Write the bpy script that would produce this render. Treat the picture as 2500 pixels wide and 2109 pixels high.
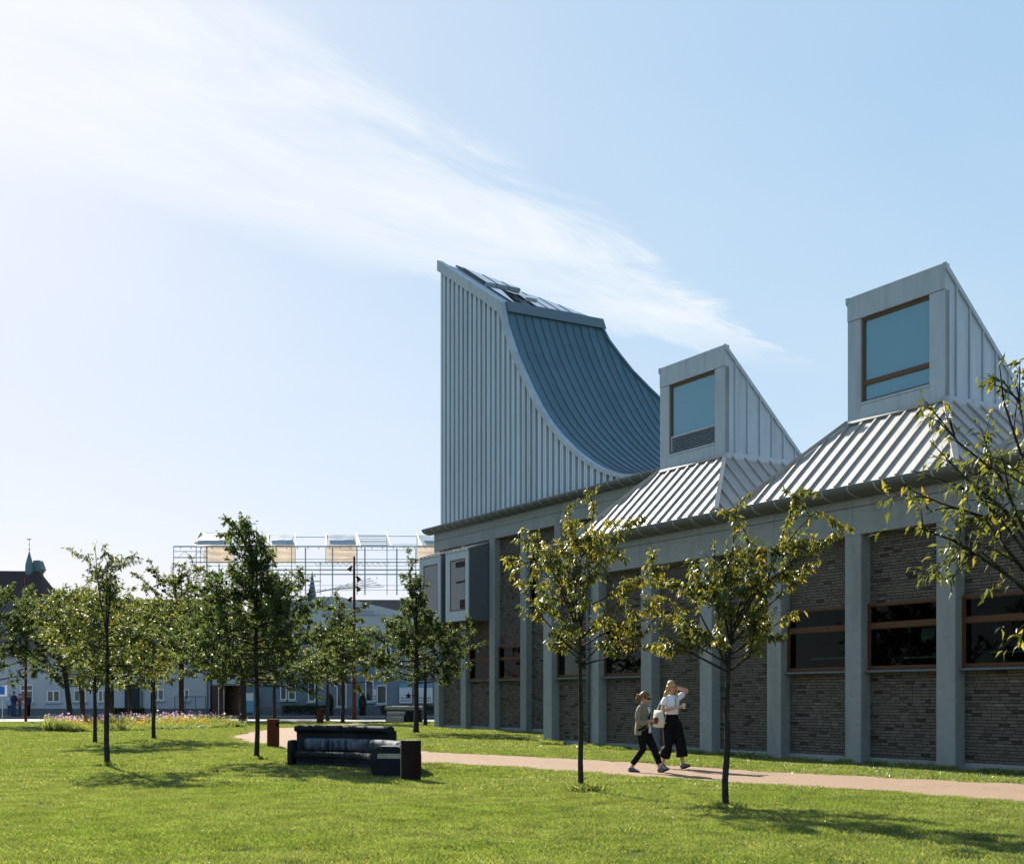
import bpy, math, random
import numpy as np
from mathutils import Vector, Matrix, Quaternion

for o in list(bpy.data.objects):
    bpy.data.objects.remove(o, do_unlink=True)
scene = bpy.context.scene
COL = scene.collection
R_ = math.radians

# ------------------------------------------------------------------ camera
F, HY, H, CX = 3072.0, 1700.0, 1.5, 1250.0          # focal length / horizon in the photograph's 2500 px frame, eye height
cam_d = bpy.data.cameras.new('camera')
cam = bpy.data.objects.new('camera', cam_d); COL.objects.link(cam)
cam.location = (0, 0, H); cam.rotation_euler = (R_(90), 0, 0)
cam_d.sensor_width = 36.0; cam_d.lens = 36.0 * F / 2500.0
cam_d.shift_y = (HY - 1054.5) / 2500.0
cam_d.clip_start = 0.1; cam_d.clip_end = 6000
scene.camera = cam

# ------------------------------------------------------------------ sky + sun
SUN_AZ, SUN_EL = R_(26.5), R_(31.0)                   # azimuth to the left of +Y
w = bpy.data.worlds.new('World'); scene.world = w; w.use_nodes = True
nt = w.node_tree; nt.nodes.clear()
def N(t, ntree=None, **kw):
    n = (ntree or nt).nodes.new(t)
    for k, v in kw.items(): setattr(n, k, v)
    return n
out = N('ShaderNodeOutputWorld'); bg = N('ShaderNodeBackground')
sky = N('ShaderNodeTexSky', sky_type='NISHITA')
sky.sun_disc = False; sky.sun_elevation = SUN_EL; sky.sun_rotation = -SUN_AZ
sky.air_density = 1.0; sky.dust_density = 0.45; sky.ozone_density = 1.6; sky.altitude = 10
bg.inputs['Strength'].default_value = 0.1
L = nt.links.new
def M(op, a, b=None, c=None, ntree=None):
    t = ntree or nt
    n = t.nodes.new('ShaderNodeMath'); n.operation = op
    for i, v in enumerate((a, b, c)):
        if v is None: continue
        if isinstance(v, (int, float)): n.inputs[i].default_value = v
        else: t.links.new(v, n.inputs[i])
    return n.outputs[0]
# thin cirrus streak: a wedge of ice cloud on a flat layer high up
tc = N('ShaderNodeTexCoord'); sx = N('ShaderNodeSeparateXYZ'); L(tc.outputs['Generated'], sx.inputs[0])
dz = M('MAXIMUM', sx.outputs[2], 0.03)
px, py = M('DIVIDE', sx.outputs[0], dz), M('DIVIDE', sx.outputs[1], dz)
TX, TY, DX, DY = 0.95, 3.96, -0.657, -0.754
ax, ay = M('SUBTRACT', px, TX), M('SUBTRACT', py, TY)
s_ = M('ADD', M('MULTIPLY', ax, DX), M('MULTIPLY', ay, DY))
p_ = M('SUBTRACT', M('MULTIPLY', ax, DY), M('MULTIPLY', ay, DX))
cx_ = N('ShaderNodeCombineXYZ'); L(s_, cx_.inputs[0]); L(p_, cx_.inputs[1])
mp = N('ShaderNodeMapping'); mp.inputs['Scale'].default_value = (1.1, 3.2, 1); L(cx_.outputs[0], mp.inputs[0])
n1 = N('ShaderNodeTexNoise'); n1.inputs['Scale'].default_value = 1.6; n1.inputs['Detail'].default_value = 9; n1.inputs['Roughness'].default_value = 0.68
n1.inputs['Distortion'].default_value = 0.5
L(mp.outputs[0], n1.inputs['Vector'])
nz = M('SUBTRACT', n1.outputs[0], 0.5)
pw = M('ADD', p_, M('MULTIPLY', nz, 0.5))
ratio = M('DIVIDE', M('ABSOLUTE', pw), M('ADD', M('MULTIPLY', M('MAXIMUM', s_, 0), 0.15), 0.03))
edge = N('ShaderNodeMapRange'); edge.interpolation_type = 'SMOOTHERSTEP'
edge.inputs['From Min'].default_value = 1.35; edge.inputs['From Max'].default_value = 0.45
L(ratio, edge.inputs['Value'])
tip = N('ShaderNodeMapRange'); tip.interpolation_type = 'SMOOTHERSTEP'
tip.inputs['From Min'].default_value = -0.05; tip.inputs['From Max'].default_value = 0.8; L(s_, tip.inputs['Value'])
fib = N('ShaderNodeMapRange'); fib.inputs['From Min'].default_value = 0.28; fib.inputs['From Max'].default_value = 0.72
fib.inputs['To Min'].default_value = 0.22; fib.inputs['To Max'].default_value = 1.0; L(n1.outputs[0], fib.inputs['Value'])
cl = M('MULTIPLY', M('MULTIPLY', M('MULTIPLY', edge.outputs[0], tip.outputs[0]), fib.outputs[0]), 0.8)
# faint veil elsewhere
mp2 = N('ShaderNodeMapping'); mp2.inputs['Scale'].default_value = (0.5, 0.9, 1); L(cx_.outputs[0], mp2.inputs[0])
n2 = N('ShaderNodeTexNoise'); n2.inputs['Scale'].default_value = 1.0; n2.inputs['Detail'].default_value = 6; L(mp2.outputs[0], n2.inputs['Vector'])
veil = N('ShaderNodeMapRange'); veil.inputs['From Min'].default_value = 0.4; veil.inputs['From Max'].default_value = 0.8
veil.inputs['To Max'].default_value = 0.16; L(n2.outputs[0], veil.inputs['Value'])
clm = M('MINIMUM', M('ADD', cl, veil.outputs[0]), 0.8)
# even response curve over the whole sky (tone curve per channel, flattening the dome)
sp_ = N('ShaderNodeSeparateColor'); L(sky.outputs[0], sp_.inputs[0]); cb_ = N('ShaderNodeCombineColor')
for i_, (g_, k_) in enumerate(((0.48, 1.04), (0.31, 1.56), (0.21, 2.17))):
    L(M('MULTIPLY', M('POWER', sp_.outputs[i_], g_), k_), cb_.inputs[i_])
mixc = N('ShaderNodeMixRGB'); L(clm, mixc.inputs[0]); L(cb_.outputs[0], mixc.inputs[1])
CLOUD = (3.45, 3.55, 3.65, 1)
mixc.inputs[2].default_value = CLOUD
L(mixc.outputs[0], bg.inputs['Color']); L(bg.outputs[0], out.inputs['Surface'])

sun_d = bpy.data.lights.new('sun', 'SUN'); sun_d.energy = 5.0; sun_d.angle = R_(0.53); sun_d.color = (1.0, 0.93, 0.82)
sun = bpy.data.objects.new('sun', sun_d); COL.objects.link(sun)
to_sun = Vector((-math.sin(SUN_AZ) * math.cos(SUN_EL), math.cos(SUN_AZ) * math.cos(SUN_EL), math.sin(SUN_EL)))
sun.rotation_euler = (-to_sun).to_track_quat('-Z', 'Y').to_euler()
sun.location = (-20, 20, 40)

scene.view_settings.view_transform = 'Standard'; scene.view_settings.look = 'None'
scene.view_settings.gamma = 1.0; scene.view_settings.use_curve_mapping = False
scene.view_settings.exposure = 1.5
scene.render.engine = 'CYCLES'
scene.cycles.max_bounces = 6; scene.cycles.diffuse_bounces = 3; scene.cycles.glossy_bounces = 3
scene.cycles.transmission_bounces = 4; scene.cycles.transparent_max_bounces = 8
scene.cycles.caustics_reflective = False; scene.cycles.caustics_refractive = False
scene.cycles.use_denoising = True
scene.cycles.sample_clamp_indirect = 6.0

# ------------------------------------------------------------------ materials
def mat(name, col, rough=0.7, var=0.15, scale=6.0, metal=0.0, spec=0.12, bump=0.0, bscale=None, attr=None, stretch=None, dark=None, dscale=1.2, damt=0.0, dstretch=None, orand=0.0):
    m = bpy.data.materials.new(name); m.use_nodes = True
    t = m.node_tree; b = t.nodes['Principled BSDF']
    b.inputs['Roughness'].default_value = rough; b.inputs['Metallic'].default_value = metal
    b.inputs['Specular IOR Level'].default_value = spec
    tcn = t.nodes.new('ShaderNodeTexCoord'); vec = tcn.outputs['Object']
    if stretch:
        mpn = t.nodes.new('ShaderNodeMapping'); mpn.inputs['Scale'].default_value = stretch
        t.links.new(vec, mpn.inputs[0]); vec = mpn.outputs[0]
    n = t.nodes.new('ShaderNodeTexNoise'); n.inputs['Scale'].default_value = scale; n.inputs['Detail'].default_value = 6
    n.inputs['Roughness'].default_value = 0.65
    t.links.new(vec, n.inputs['Vector'])
    mr = t.nodes.new('ShaderNodeMapRange'); mr.inputs['From Min'].default_value = 0.25; mr.inputs['From Max'].default_value = 0.75
    mr.inputs['To Min'].default_value = 1 - var; mr.inputs['To Max'].default_value = 1 + var
    t.links.new(n.outputs[0], mr.inputs['Value'])
    hs = t.nodes.new('ShaderNodeVectorMath'); hs.operation = 'SCALE'
    t.links.new(mr.outputs[0], hs.inputs['Scale'])
    src = None
    if attr:
        a = t.nodes.new('ShaderNodeAttribute'); a.attribute_name = attr[0]
        r = t.nodes.new('ShaderNodeValToRGB'); els = r.color_ramp.elements
        for i, (p, c) in enumerate(attr[1]):
            e = els[i] if i < 2 else els.new(p)
            e.position = p; e.color = (*c, 1)
        t.links.new(a.outputs['Fac'], r.inputs[0]); src = r.outputs[0]
    if src is None:
        hs.inputs[0].default_value = col
    else: t.links.new(src, hs.inputs[0])
    last = hs.outputs[0]
    if damt:
        n3 = t.nodes.new('ShaderNodeTexNoise'); n3.inputs['Scale'].default_value = dscale; n3.inputs['Detail'].default_value = 5
        if dstretch:
            mpd = t.nodes.new('ShaderNodeMapping'); mpd.inputs['Scale'].default_value = dstretch; t.links.new(tcn.outputs['Object'], mpd.inputs[0]); t.links.new(mpd.outputs[0], n3.inputs['Vector'])
        else: t.links.new(tcn.outputs['Object'], n3.inputs['Vector'])
        m3 = t.nodes.new('ShaderNodeMapRange'); m3.inputs['From Min'].default_value = 0.5; m3.inputs['From Max'].default_value = 0.72
        m3.inputs['To Max'].default_value = damt; t.links.new(n3.outputs[0], m3.inputs['Value'])
        mx = t.nodes.new('ShaderNodeMixRGB'); t.links.new(m3.outputs[0], mx.inputs[0]); t.links.new(last, mx.inputs[1])
        mx.inputs[2].default_value = (*dark, 1); last = mx.outputs[0]
    if orand:
        oi = t.nodes.new('ShaderNodeObjectInfo'); mo = t.nodes.new('ShaderNodeMapRange'); mo.inputs['To Min'].default_value = 1 - orand; mo.inputs['To Max'].default_value = 1 + orand
        t.links.new(oi.outputs['Random'], mo.inputs['Value']); so = t.nodes.new('ShaderNodeVectorMath'); so.operation = 'SCALE'; t.links.new(last, so.inputs[0]); t.links.new(mo.outputs[0], so.inputs['Scale']); last = so.outputs[0]
    t.links.new(last, b.inputs['Base Color'])
    if bump:
        n2 = t.nodes.new('ShaderNodeTexNoise'); n2.inputs['Scale'].default_value = bscale or scale * 6; n2.inputs['Detail'].default_value = 4
        t.links.new(vec, n2.inputs['Vector'])
        bp = t.nodes.new('ShaderNodeBump'); bp.inputs['Strength'].default_value = bump; bp.inputs['Distance'].default_value = 0.02
        t.links.new(n2.outputs[0], bp.inputs['Height']); t.links.new(bp.outputs[0], b.inputs['Normal'])
    return m

def leafmat(name, ramp, trans=0.42, rough=0.38, spec=0.5, tcol=(1.35, 1.5, 0.7)):
    m = bpy.data.materials.new(name); m.use_nodes = True
    t = m.node_tree; b = t.nodes['Principled BSDF']; o = t.nodes['Material Output']
    a = t.nodes.new('ShaderNodeAttribute'); a.attribute_name = 'tone'
    r = t.nodes.new('ShaderNodeValToRGB'); els = r.color_ramp.elements
    for i, (p, c) in enumerate(ramp):
        e = els[i] if i < 2 else els.new(p)
        e.position = p; e.color = (*c, 1)
    t.links.new(a.outputs['Fac'], r.inputs[0])
    t.links.new(r.outputs[0], b.inputs['Base Color'])
    b.inputs['Roughness'].default_value = rough; b.inputs['Specular IOR Level'].default_value = spec
    tr = t.nodes.new('ShaderNodeBsdfTranslucent')
    mu = t.nodes.new('ShaderNodeVectorMath'); mu.operation = 'MULTIPLY'; t.links.new(r.outputs[0], mu.inputs[0]); mu.inputs[1].default_value = tcol
    t.links.new(mu.outputs[0], tr.inputs['Color'])
    mx = t.nodes.new('ShaderNodeMixShader'); mx.inputs[0].default_value = trans
    t.links.new(b.outputs[0], mx.inputs[1]); t.links.new(tr.outputs[0], mx.inputs[2]); t.links.new(mx.outputs[0], o.inputs['Surface'])
    return m

def glassmat(name, tint, ior, rough=0.02, base=None, basefac=0.0):
    m = bpy.data.materials.new(name); m.use_nodes = True
    t = m.node_tree; t.nodes.clear()
    o = t.nodes.new('ShaderNodeOutputMaterial'); tr = t.nodes.new('ShaderNodeBsdfTransparent'); tr.inputs[0].default_value = (*tint, 1)
    gl = t.nodes.new('ShaderNodeBsdfGlossy'); gl.inputs['Roughness'].default_value = rough
    fr = t.nodes.new('ShaderNodeFresnel'); fr.inputs['IOR'].default_value = ior
    inner = tr.outputs[0]
    if base:
        df = t.nodes.new('ShaderNodeBsdfDiffuse'); df.inputs[0].default_value = (*base, 1)
        mm = t.nodes.new('ShaderNodeMixShader'); mm.inputs[0].default_value = basefac
        t.links.new(inner, mm.inputs[1]); t.links.new(df.outputs[0], mm.inputs[2]); inner = mm.outputs[0]
    mx = t.nodes.new('ShaderNodeMixShader'); t.links.new(fr.outputs[0], mx.inputs[0]); t.links.new(inner, mx.inputs[1]); t.links.new(gl.outputs[0], mx.inputs[2])
    t.links.new(mx.outputs[0], o.inputs['Surface'])
    return m

def lerp3(a, b, k): return tuple(a[i] * (1 - k) + b[i] * k for i in range(3))
MT = {}
MT['concrete'] = mat('concrete', (0.24, 0.262, 0.268), 0.85, 0.11, 5.0, bump=0.3, bscale=60, dark=(0.155, 0.17, 0.174), dscale=1.0, damt=0.6, dstretch=(1.8, 1.8, 0.5), orand=0.05)
MT['brick'] = mat('brick', (0, 0, 0), 0.9, 0.16, 25, attr=('tone', [(0.0, (0.035, 0.028, 0.025)), (0.25, (0.082, 0.070, 0.060)), (0.55, (0.118, 0.104, 0.089)), (0.8, (0.128, 0.117, 0.102)), (1.0, (0.19, 0.172, 0.146))]), bump=0.5, bscale=90)
MT['mortar'] = mat('mortar', (0.022, 0.022, 0.022), 0.95, 0.2, 12, bump=0.3)
MT['zinc'] = mat('zinc', (0.345, 0.41, 0.48), 0.5, 0.07, 4.0, metal=0.0, spec=0.35, stretch=(1, 1, 0.35), dark=(0.25, 0.285, 0.32), dscale=2.2, damt=0.55, dstretch=(2.2, 2.2, 0.3), bump=0.2, bscale=1.6, orand=0.07)
MT['zinc_rib'] = mat('zinc_rib', (0.46, 0.55, 0.645), 0.45, 0.08, 3.0, spec=0.4, stretch=(1, 1, 0.3), dark=(0.38, 0.45, 0.52), dscale=1.5, damt=0.5, dstretch=(2, 2, 0.2), orand=0.07)
MT['zinc_blue'] = mat('zinc_blue', (0.082, 0.152, 0.20), 0.55, 0.08, 3.0, spec=0.2, dark=(0.062, 0.118, 0.16), dscale=1.1, damt=0.6, orand=0.09, bump=0.15, bscale=1.5)
MT['zinc_roof'] = mat('zinc_roof', (0.325, 0.31, 0.297), 0.5, 0.08, 4.0, spec=0.3, dark=(0.25, 0.24, 0.232), dscale=1.6, damt=0.55, orand=0.08, bump=0.15, bscale=1.8)
MT['zinc_dark'] = mat('zinc_dark', (0.10, 0.115, 0.125), 0.55, 0.1, 4.0, spec=0.3)
MT['zinc_flash'] = mat('zinc_flash', (0.12, 0.175, 0.215), 0.55, 0.07, 3.0, spec=0.2)
MT['wood'] = mat('wood', (0.085, 0.043, 0.022), 0.5, 0.25, 9.0, stretch=(1, 1, 5))
MT['woodgrey'] = mat('woodgrey', (0.12, 0.075, 0.045), 0.6, 0.25, 9.0, stretch=(1, 1, 5))
MT['glass'] = glassmat('glass', (0.45, 0.52, 0.50), 1.17)
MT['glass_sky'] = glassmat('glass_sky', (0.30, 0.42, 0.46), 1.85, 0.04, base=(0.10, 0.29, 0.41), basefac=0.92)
MT['glass_roof'] = glassmat('glass_roof', (0.35, 0.42, 0.46), 1.5, 0.03, base=(0.30, 0.38, 0.44), basefac=0.5)
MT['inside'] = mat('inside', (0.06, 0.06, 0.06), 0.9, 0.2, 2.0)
MT['inside_pale'] = mat('inside_pale', (0.5, 0.55, 0.53), 0.6, 0.1, 2.0)
MT['bark'] = mat('bark', (0.03, 0.025, 0.021), 0.85, 0.3, 14, bump=0.6, bscale=40, stretch=(1, 1, 2.5), dark=(0.085, 0.08, 0.07), dscale=7, damt=0.5)
MT['rust'] = mat('rust', (0.085, 0.024, 0.010), 0.8, 0.3, 9, bump=0.3, dark=(0.05, 0.017, 0.01), dscale=5, damt=0.6)
MT['rust_shaded'] = mat('rust_shaded', (0.016, 0.009, 0.008), 0.75, 0.3, 9, bump=0.2, dark=(0.03, 0.012, 0.008), dscale=5, damt=0.6)  # same rust, with the near bin's shade put into its colour
MT['white_wall'] = mat('white_wall', (0.44, 0.475, 0.51), 0.85, 0.06, 1.5, dark=(0.36, 0.39, 0.42), dscale=0.5, damt=0.4)
MT['plinth'] = mat('plinth', (0.13, 0.15, 0.17), 0.85, 0.12, 2)
MT['roof_dark'] = mat('roof_dark', (0.085, 0.075, 0.072), 0.75, 0.2, 3)
MT['roof_red'] = mat('roof_red', (0.10, 0.058, 0.055), 0.8, 0.25, 5)
MT['cream'] = mat('cream', (0.62, 0.55, 0.45), 0.8, 0.08, 2)
MT['copper'] = mat('copper', (0.13, 0.19, 0.22), 0.6, 0.12, 2)
MT['steel'] = mat('steel', (0.36, 0.42, 0.46), 0.45, 0.12, 3, metal=0.4)
MT['white_paint'] = mat('white_paint', (0.75, 0.76, 0.77), 0.6, 0.05, 3)
MT['dark_green'] = mat('dark_green', (0.02, 0.045, 0.04), 0.5, 0.15, 4)
MT['black'] = mat('black', (0.015, 0.015, 0.017), 0.6, 0.2, 6)

# ------------------------------------------------------------------ helpers
def new_mesh(name, verts, faces, m=None, smooth=False, tones=None):
    me = bpy.data.meshes.new(name)
    me.from_pydata([tuple(v) for v in verts], [], [tuple(f) for f in faces])
    if m: me.materials.append(m)
    if tones is not None:
        at = me.attributes.new('tone', 'FLOAT', 'FACE'); at.data.foreach_set('value', np.asarray(tones, dtype=np.float32))
    if smooth: me.polygons.foreach_set('use_smooth', [True] * len(me.polygons))
    me.update()
    return me
def link(name, data, parent=None, loc=None, **props):
    o = bpy.data.objects.new(name, data); COL.objects.link(o)
    if parent: o.parent = parent
    if loc is not None: o.location = loc
    for k, v in props.items(): o[k] = v
    return o
def empty(name, loc, rotz=0, **props):
    o = bpy.data.objects.new(name, None); COL.objects.link(o)
    o.location = loc; o.rotation_euler = (0, 0, rotz); o.empty_display_size = 0.3
    for k, v in props.items(): o[k] = v
    return o
class MB:
    def __init__(s): s.v = []; s.f = []
    def add(s, vs, fs):
        n = len(s.v); s.v += [tuple(p) for p in vs]; s.f += [tuple(i + n for i in q) for q in fs]; return s
    def box(s, x0, x1, y0, y1, z0, z1):
        return s.add([(x0, y0, z0), (x1, y0, z0), (x1, y1, z0), (x0, y1, z0), (x0, y0, z1), (x1, y0, z1), (x1, y1, z1), (x0, y1, z1)],
                     [(0, 3, 2, 1), (4, 5, 6, 7), (0, 1, 5, 4), (1, 2, 6, 5), (2, 3, 7, 6), (3, 0, 4, 7)])
    def prism(s, poly, vec):                       # polygon of 3d points swept along vec
        n = len(poly); v = Vector(vec)
        a = [Vector(p) for p in poly]; b = [p + v for p in a]
        return s.add(a + b, [tuple(range(n))[::-1], tuple(range(n, 2 * n))] + [(i, (i + 1) % n, (i + 1) % n + n, i + n) for i in range(n)])
    def cham(s, x0, x1, y0, y1, z0, z1, c=0.012):  # vertical post with chamfered arrises
        return s.prism([(x0 + c, y0, z0), (x1 - c, y0, z0), (x1, y0 + c, z0), (x1, y1 - c, z0), (x1 - c, y1, z0), (x0 + c, y1, z0), (x0, y1 - c, z0), (x0, y0 + c, z0)], (0, 0, z1 - z0))
    def tube(s, pts, rad, n=8, cap=True):
        pts = [Vector(p) for p in pts]
        if isinstance(rad, (int, float)): rad = [rad] * len(pts)
        base = len(s.v); up = Vector((0.31, 0.17, 0.93))
        for i, p in enumerate(pts):
            d = (pts[min(i + 1, len(pts) - 1)] - pts[max(i - 1, 0)])
            if d.length < 1e-9: d = Vector((0, 0, 1))
            d.normalize()
            a = d.cross(up)
            if a.length < 0.05: a = d.cross(Vector((1, 0, 0)))
            a.normalize(); b = d.cross(a)
            for k in range(n):
                t = 2 * math.pi * k / n
                s.v.append(tuple(p + (a * math.cos(t) + b * math.sin(t)) * rad[i]))
        for i in range(len(pts) - 1):
            for k in range(n):
                k2 = (k + 1) % n
                s.f.append((base + i * n + k, base + i * n + k2, base + (i + 1) * n + k2, base + (i + 1) * n + k))
        if cap:
            s.f.append(tuple(base + k for k in range(n))[::-1]); s.f.append(tuple(base + (len(pts) - 1) * n + k for k in range(n)))
        return s
    def bar(s, a, b, w_, h_, nrm):                 # rectangular bar from a to b, standing h_ along nrm
        a, b, nrm = Vector(a), Vector(b), Vector(nrm).normalized()
        side = (b - a).cross(nrm).normalized() * (w_ / 2)
        return s.prism([a - side, a + side, a + side + nrm * h_, a - side + nrm * h_], b - a)
    def ball(s, c, r, n=10, m_=7):
        r = (r, r, r) if isinstance(r, (int, float)) else r
        base = len(s.v)
        for i in range(m_ + 1):
            ph = math.pi * i / m_
            for k in range(n):
                t = 2 * math.pi * k / n
                s.v.append((c[0] + r[0] * math.sin(ph) * math.cos(t), c[1] + r[1] * math.sin(ph) * math.sin(t), c[2] + r[2] * math.cos(ph)))
        for i in range(m_):
            for k in range(n):
                s.f.append((base + i * n + k, base + (i + 1) * n + k, base + (i + 1) * n + (k + 1) % n, base + i * n + (k + 1) % n))
        return s
    def build(s, name, m, parent=None, smooth=False, loc=None, **props):
        me = new_mesh(name, s.v, s.f, m, smooth)
        return link(name, me, parent, loc, **props)
def G(x, y, z=0.0):                                # photo pixel on the ground -> world point
    Y = F * H / (y - HY); return Vector(((x - CX) / F * Y, Y, z))
def D(x, y, Y):                                    # photo pixel at depth Y -> world point
    return Vector(((x - CX) / F * Y, Y, H + (HY - y) * Y / F))
def clip(poly, axis, val, keep_greater):
    o = []
    for i in range(len(poly)):
        p, q = poly[i], poly[(i + 1) % len(poly)]
        a = (p[axis] - val) * (1 if keep_greater else -1); b = (q[axis] - val) * (1 if keep_greater else -1)
        if a >= 0: o.append(p)
        if a * b < 0:
            t = a / (a - b); o.append(tuple(p[k] + (q[k] - p[k]) * t for k in range(2)))
    return o
def inside_poly(x, y, poly):
    c = np.zeros(np.shape(x), bool); n = len(poly)
    for i in range(n):
        x1, y1 = poly[i][0], poly[i][1]; x2, y2 = poly[(i + 1) % n][0], poly[(i + 1) % n][1]
        cond = ((y1 > y) != (y2 > y)) & (x < (x2 - x1) * (y - y1) / ((y2 - y1) if y2 != y1 else 1e-9) + x1)
        c ^= cond
    return c

# the museum's own axes: u along the facade towards us, v into the building
TH = R_(30.26)
O = Vector((1.0995, 39.208, 0)); EU = Vector((math.sin(TH), -math.cos(TH), 0)); EV = Vector((math.cos(TH), math.sin(TH), 0))
ROT = math.atan2(EU.y, EU.x)
def UV(u, v, z=0): return O + EU * u + EV * v + Vector((0, 0, z))

# ================================================================== GROUND
def ground_mat():
    m = bpy.data.materials.new('lawn_soil'); m.use_nodes = True; t = m.node_tree; b = t.nodes['Principled BSDF']
    tcn = t.nodes.new('ShaderNodeTexCoord')
    n = t.nodes.new('ShaderNodeTexNoise'); n.inputs['Scale'].default_value = 0.22; n.inputs['Detail'].default_value = 8
    n2 = t.nodes.new('ShaderNodeTexNoise'); n2.inputs['Scale'].default_value = 22; n2.inputs['Detail'].default_value = 5; n2.inputs['Roughness'].default_value = 0.7
    t.links.new(tcn.outputs['Object'], n.inputs['Vector']); t.links.new(tcn.outputs['Object'], n2.inputs['Vector'])
    r = t.nodes.new('ShaderNodeValToRGB'); e = r.color_ramp.elements
    e[0].position = 0.3; e[0].color = (0.05, 0.078, 0.016, 1); e[1].position = 0.72; e[1].color = (0.09, 0.115, 0.028, 1)
    t.links.new(n.outputs[0], r.inputs[0])
    mx = t.nodes.new('ShaderNodeMixRGB'); mx.blend_type = 'MULTIPLY'; mx.inputs[0].default_value = 0.6
    r2 = t.nodes.new('ShaderNodeValToRGB'); r2.color_ramp.elements[0].position = 0.35; r2.color_ramp.elements[0].color = (0.35, 0.35, 0.3, 1)
    r2.color_ramp.elements[1].position = 0.65; r2.color_ramp.elements[1].color = (1.2, 1.2, 1.1, 1)
    t.links.new(n2.outputs[0], r2.inputs[0]); t.links.new(r.outputs[0], mx.inputs[1]); t.links.new(r2.outputs[0], mx.inputs[2])
    t.links.new(mx.outputs[0], b.inputs['Base Color']); b.inputs['Roughness'].default_value = 1.0; b.inputs['Specular IOR Level'].default_value = 0.05
    bp = t.nodes.new('ShaderNodeBump'); bp.inputs['Strength'].default_value = 0.8; bp.inputs['Distance'].default_value = 0.04
    t.links.new(n2.outputs[0], bp.inputs['Height']); t.links.new(bp.outputs[0], b.inputs['Normal'])
    return m
link('ground', new_mesh('ground', [(-2500, -300, 0), (2500, -300, 0), (2500, 4000, 0), (-2500, 4000, 0)], [(0, 1, 2, 3)], ground_mat()), kind='structure')

near_edge = [(3400, 2019), (2497, 1959.5), (2150, 1936), (1800, 1913.5), (1408, 1884.5), (1200, 1873), (1029, 1863.5), (860, 1850), (720, 1835), (640, 1823), (590, 1814), (560, 1807), (551, 1802)]
far_edge = [(553, 1799), (575, 1791), (619, 1782), (660, 1778), (700, 1775), (760, 1769.5), (860, 1766), (945, 1766)]
inner = [(945, 1767.5), (880, 1770), (820, 1777), (800, 1790), (830, 1805), (900, 1819), (1029, 1834), (1290, 1847), (1540, 1859.5), (1800, 1879.5), (2150, 1897), (2497, 1913.5), (3400, 1957.6)]
def smooth_poly(pts, it=2):
    for _ in range(it):
        o = [pts[0]]
        for i in range(len(pts) - 1):
            a, b = pts[i], pts[i + 1]
            o += [a.lerp(b, 0.25), a.lerp(b, 0.75)]
        o.append(pts[-1]); pts = o
    return pts
path_pts = smooth_poly([G(x, y) for x, y in near_edge + far_edge], 2) + smooth_poly([G(x, y) for x, y in inner], 2)
rng = random.Random(5)
pp = []
for i, p in enumerate(path_pts):                   # slightly ragged turf edge
    q = path_pts[(i + 1) % len(path_pts)]
    nseg = max(1, int((q - p).length / 0.35))
    if (q - p).length > 30: nseg = 1
    for k in range(nseg):
        r = p.lerp(q, k / nseg); pp.append((r.x + rng.uniform(-.03, .03), r.y + rng.uniform(-.03, .03), 0.006))
m_path = mat('path_gravel', (0.285, 0.2, 0.138), 0.95, 0.26, 16, bump=0.8, bscale=90, dark=(0.225, 0.155, 0.112), dscale=0.7, damt=0.5)
link('gravel_path', new_mesh('gravel_path', pp, [tuple(range(len(pp)))], m_path), kind='structure')
PATH2 = [(p[0], p[1]) for p in pp]
m_road = mat('asphalt', (0.06, 0.062, 0.066), 0.9, 0.2, 3, bump=0.3)
m_pave = mat('paving', (0.32, 0.305, 0.285), 0.9, 0.15, 1.2)
mb = MB(); mb.box(-90, 60, 73.6, 83.0, -0.05, 0.008); mb.build('paved_street', m_pave, kind='structure')
mb = MB(); mb.box(-90, 60, 83.0, 92.6, -0.05, 0.006); mb.build('road', m_road, kind='structure')
mb = MB(); mb.box(-90, 60, 73.3, 73.6, -0.1, 0.06); mb.build('kerb', MT['concrete'], kind='structure')
mb = MB(); mb.box(-90, 60, 88.6, 92.4, -0.1, 0.11); mb.build('pavement', mat('pavement_slabs', (0.2, 0.2, 0.2), 0.9, 0.15, 2), kind='structure')

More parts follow.
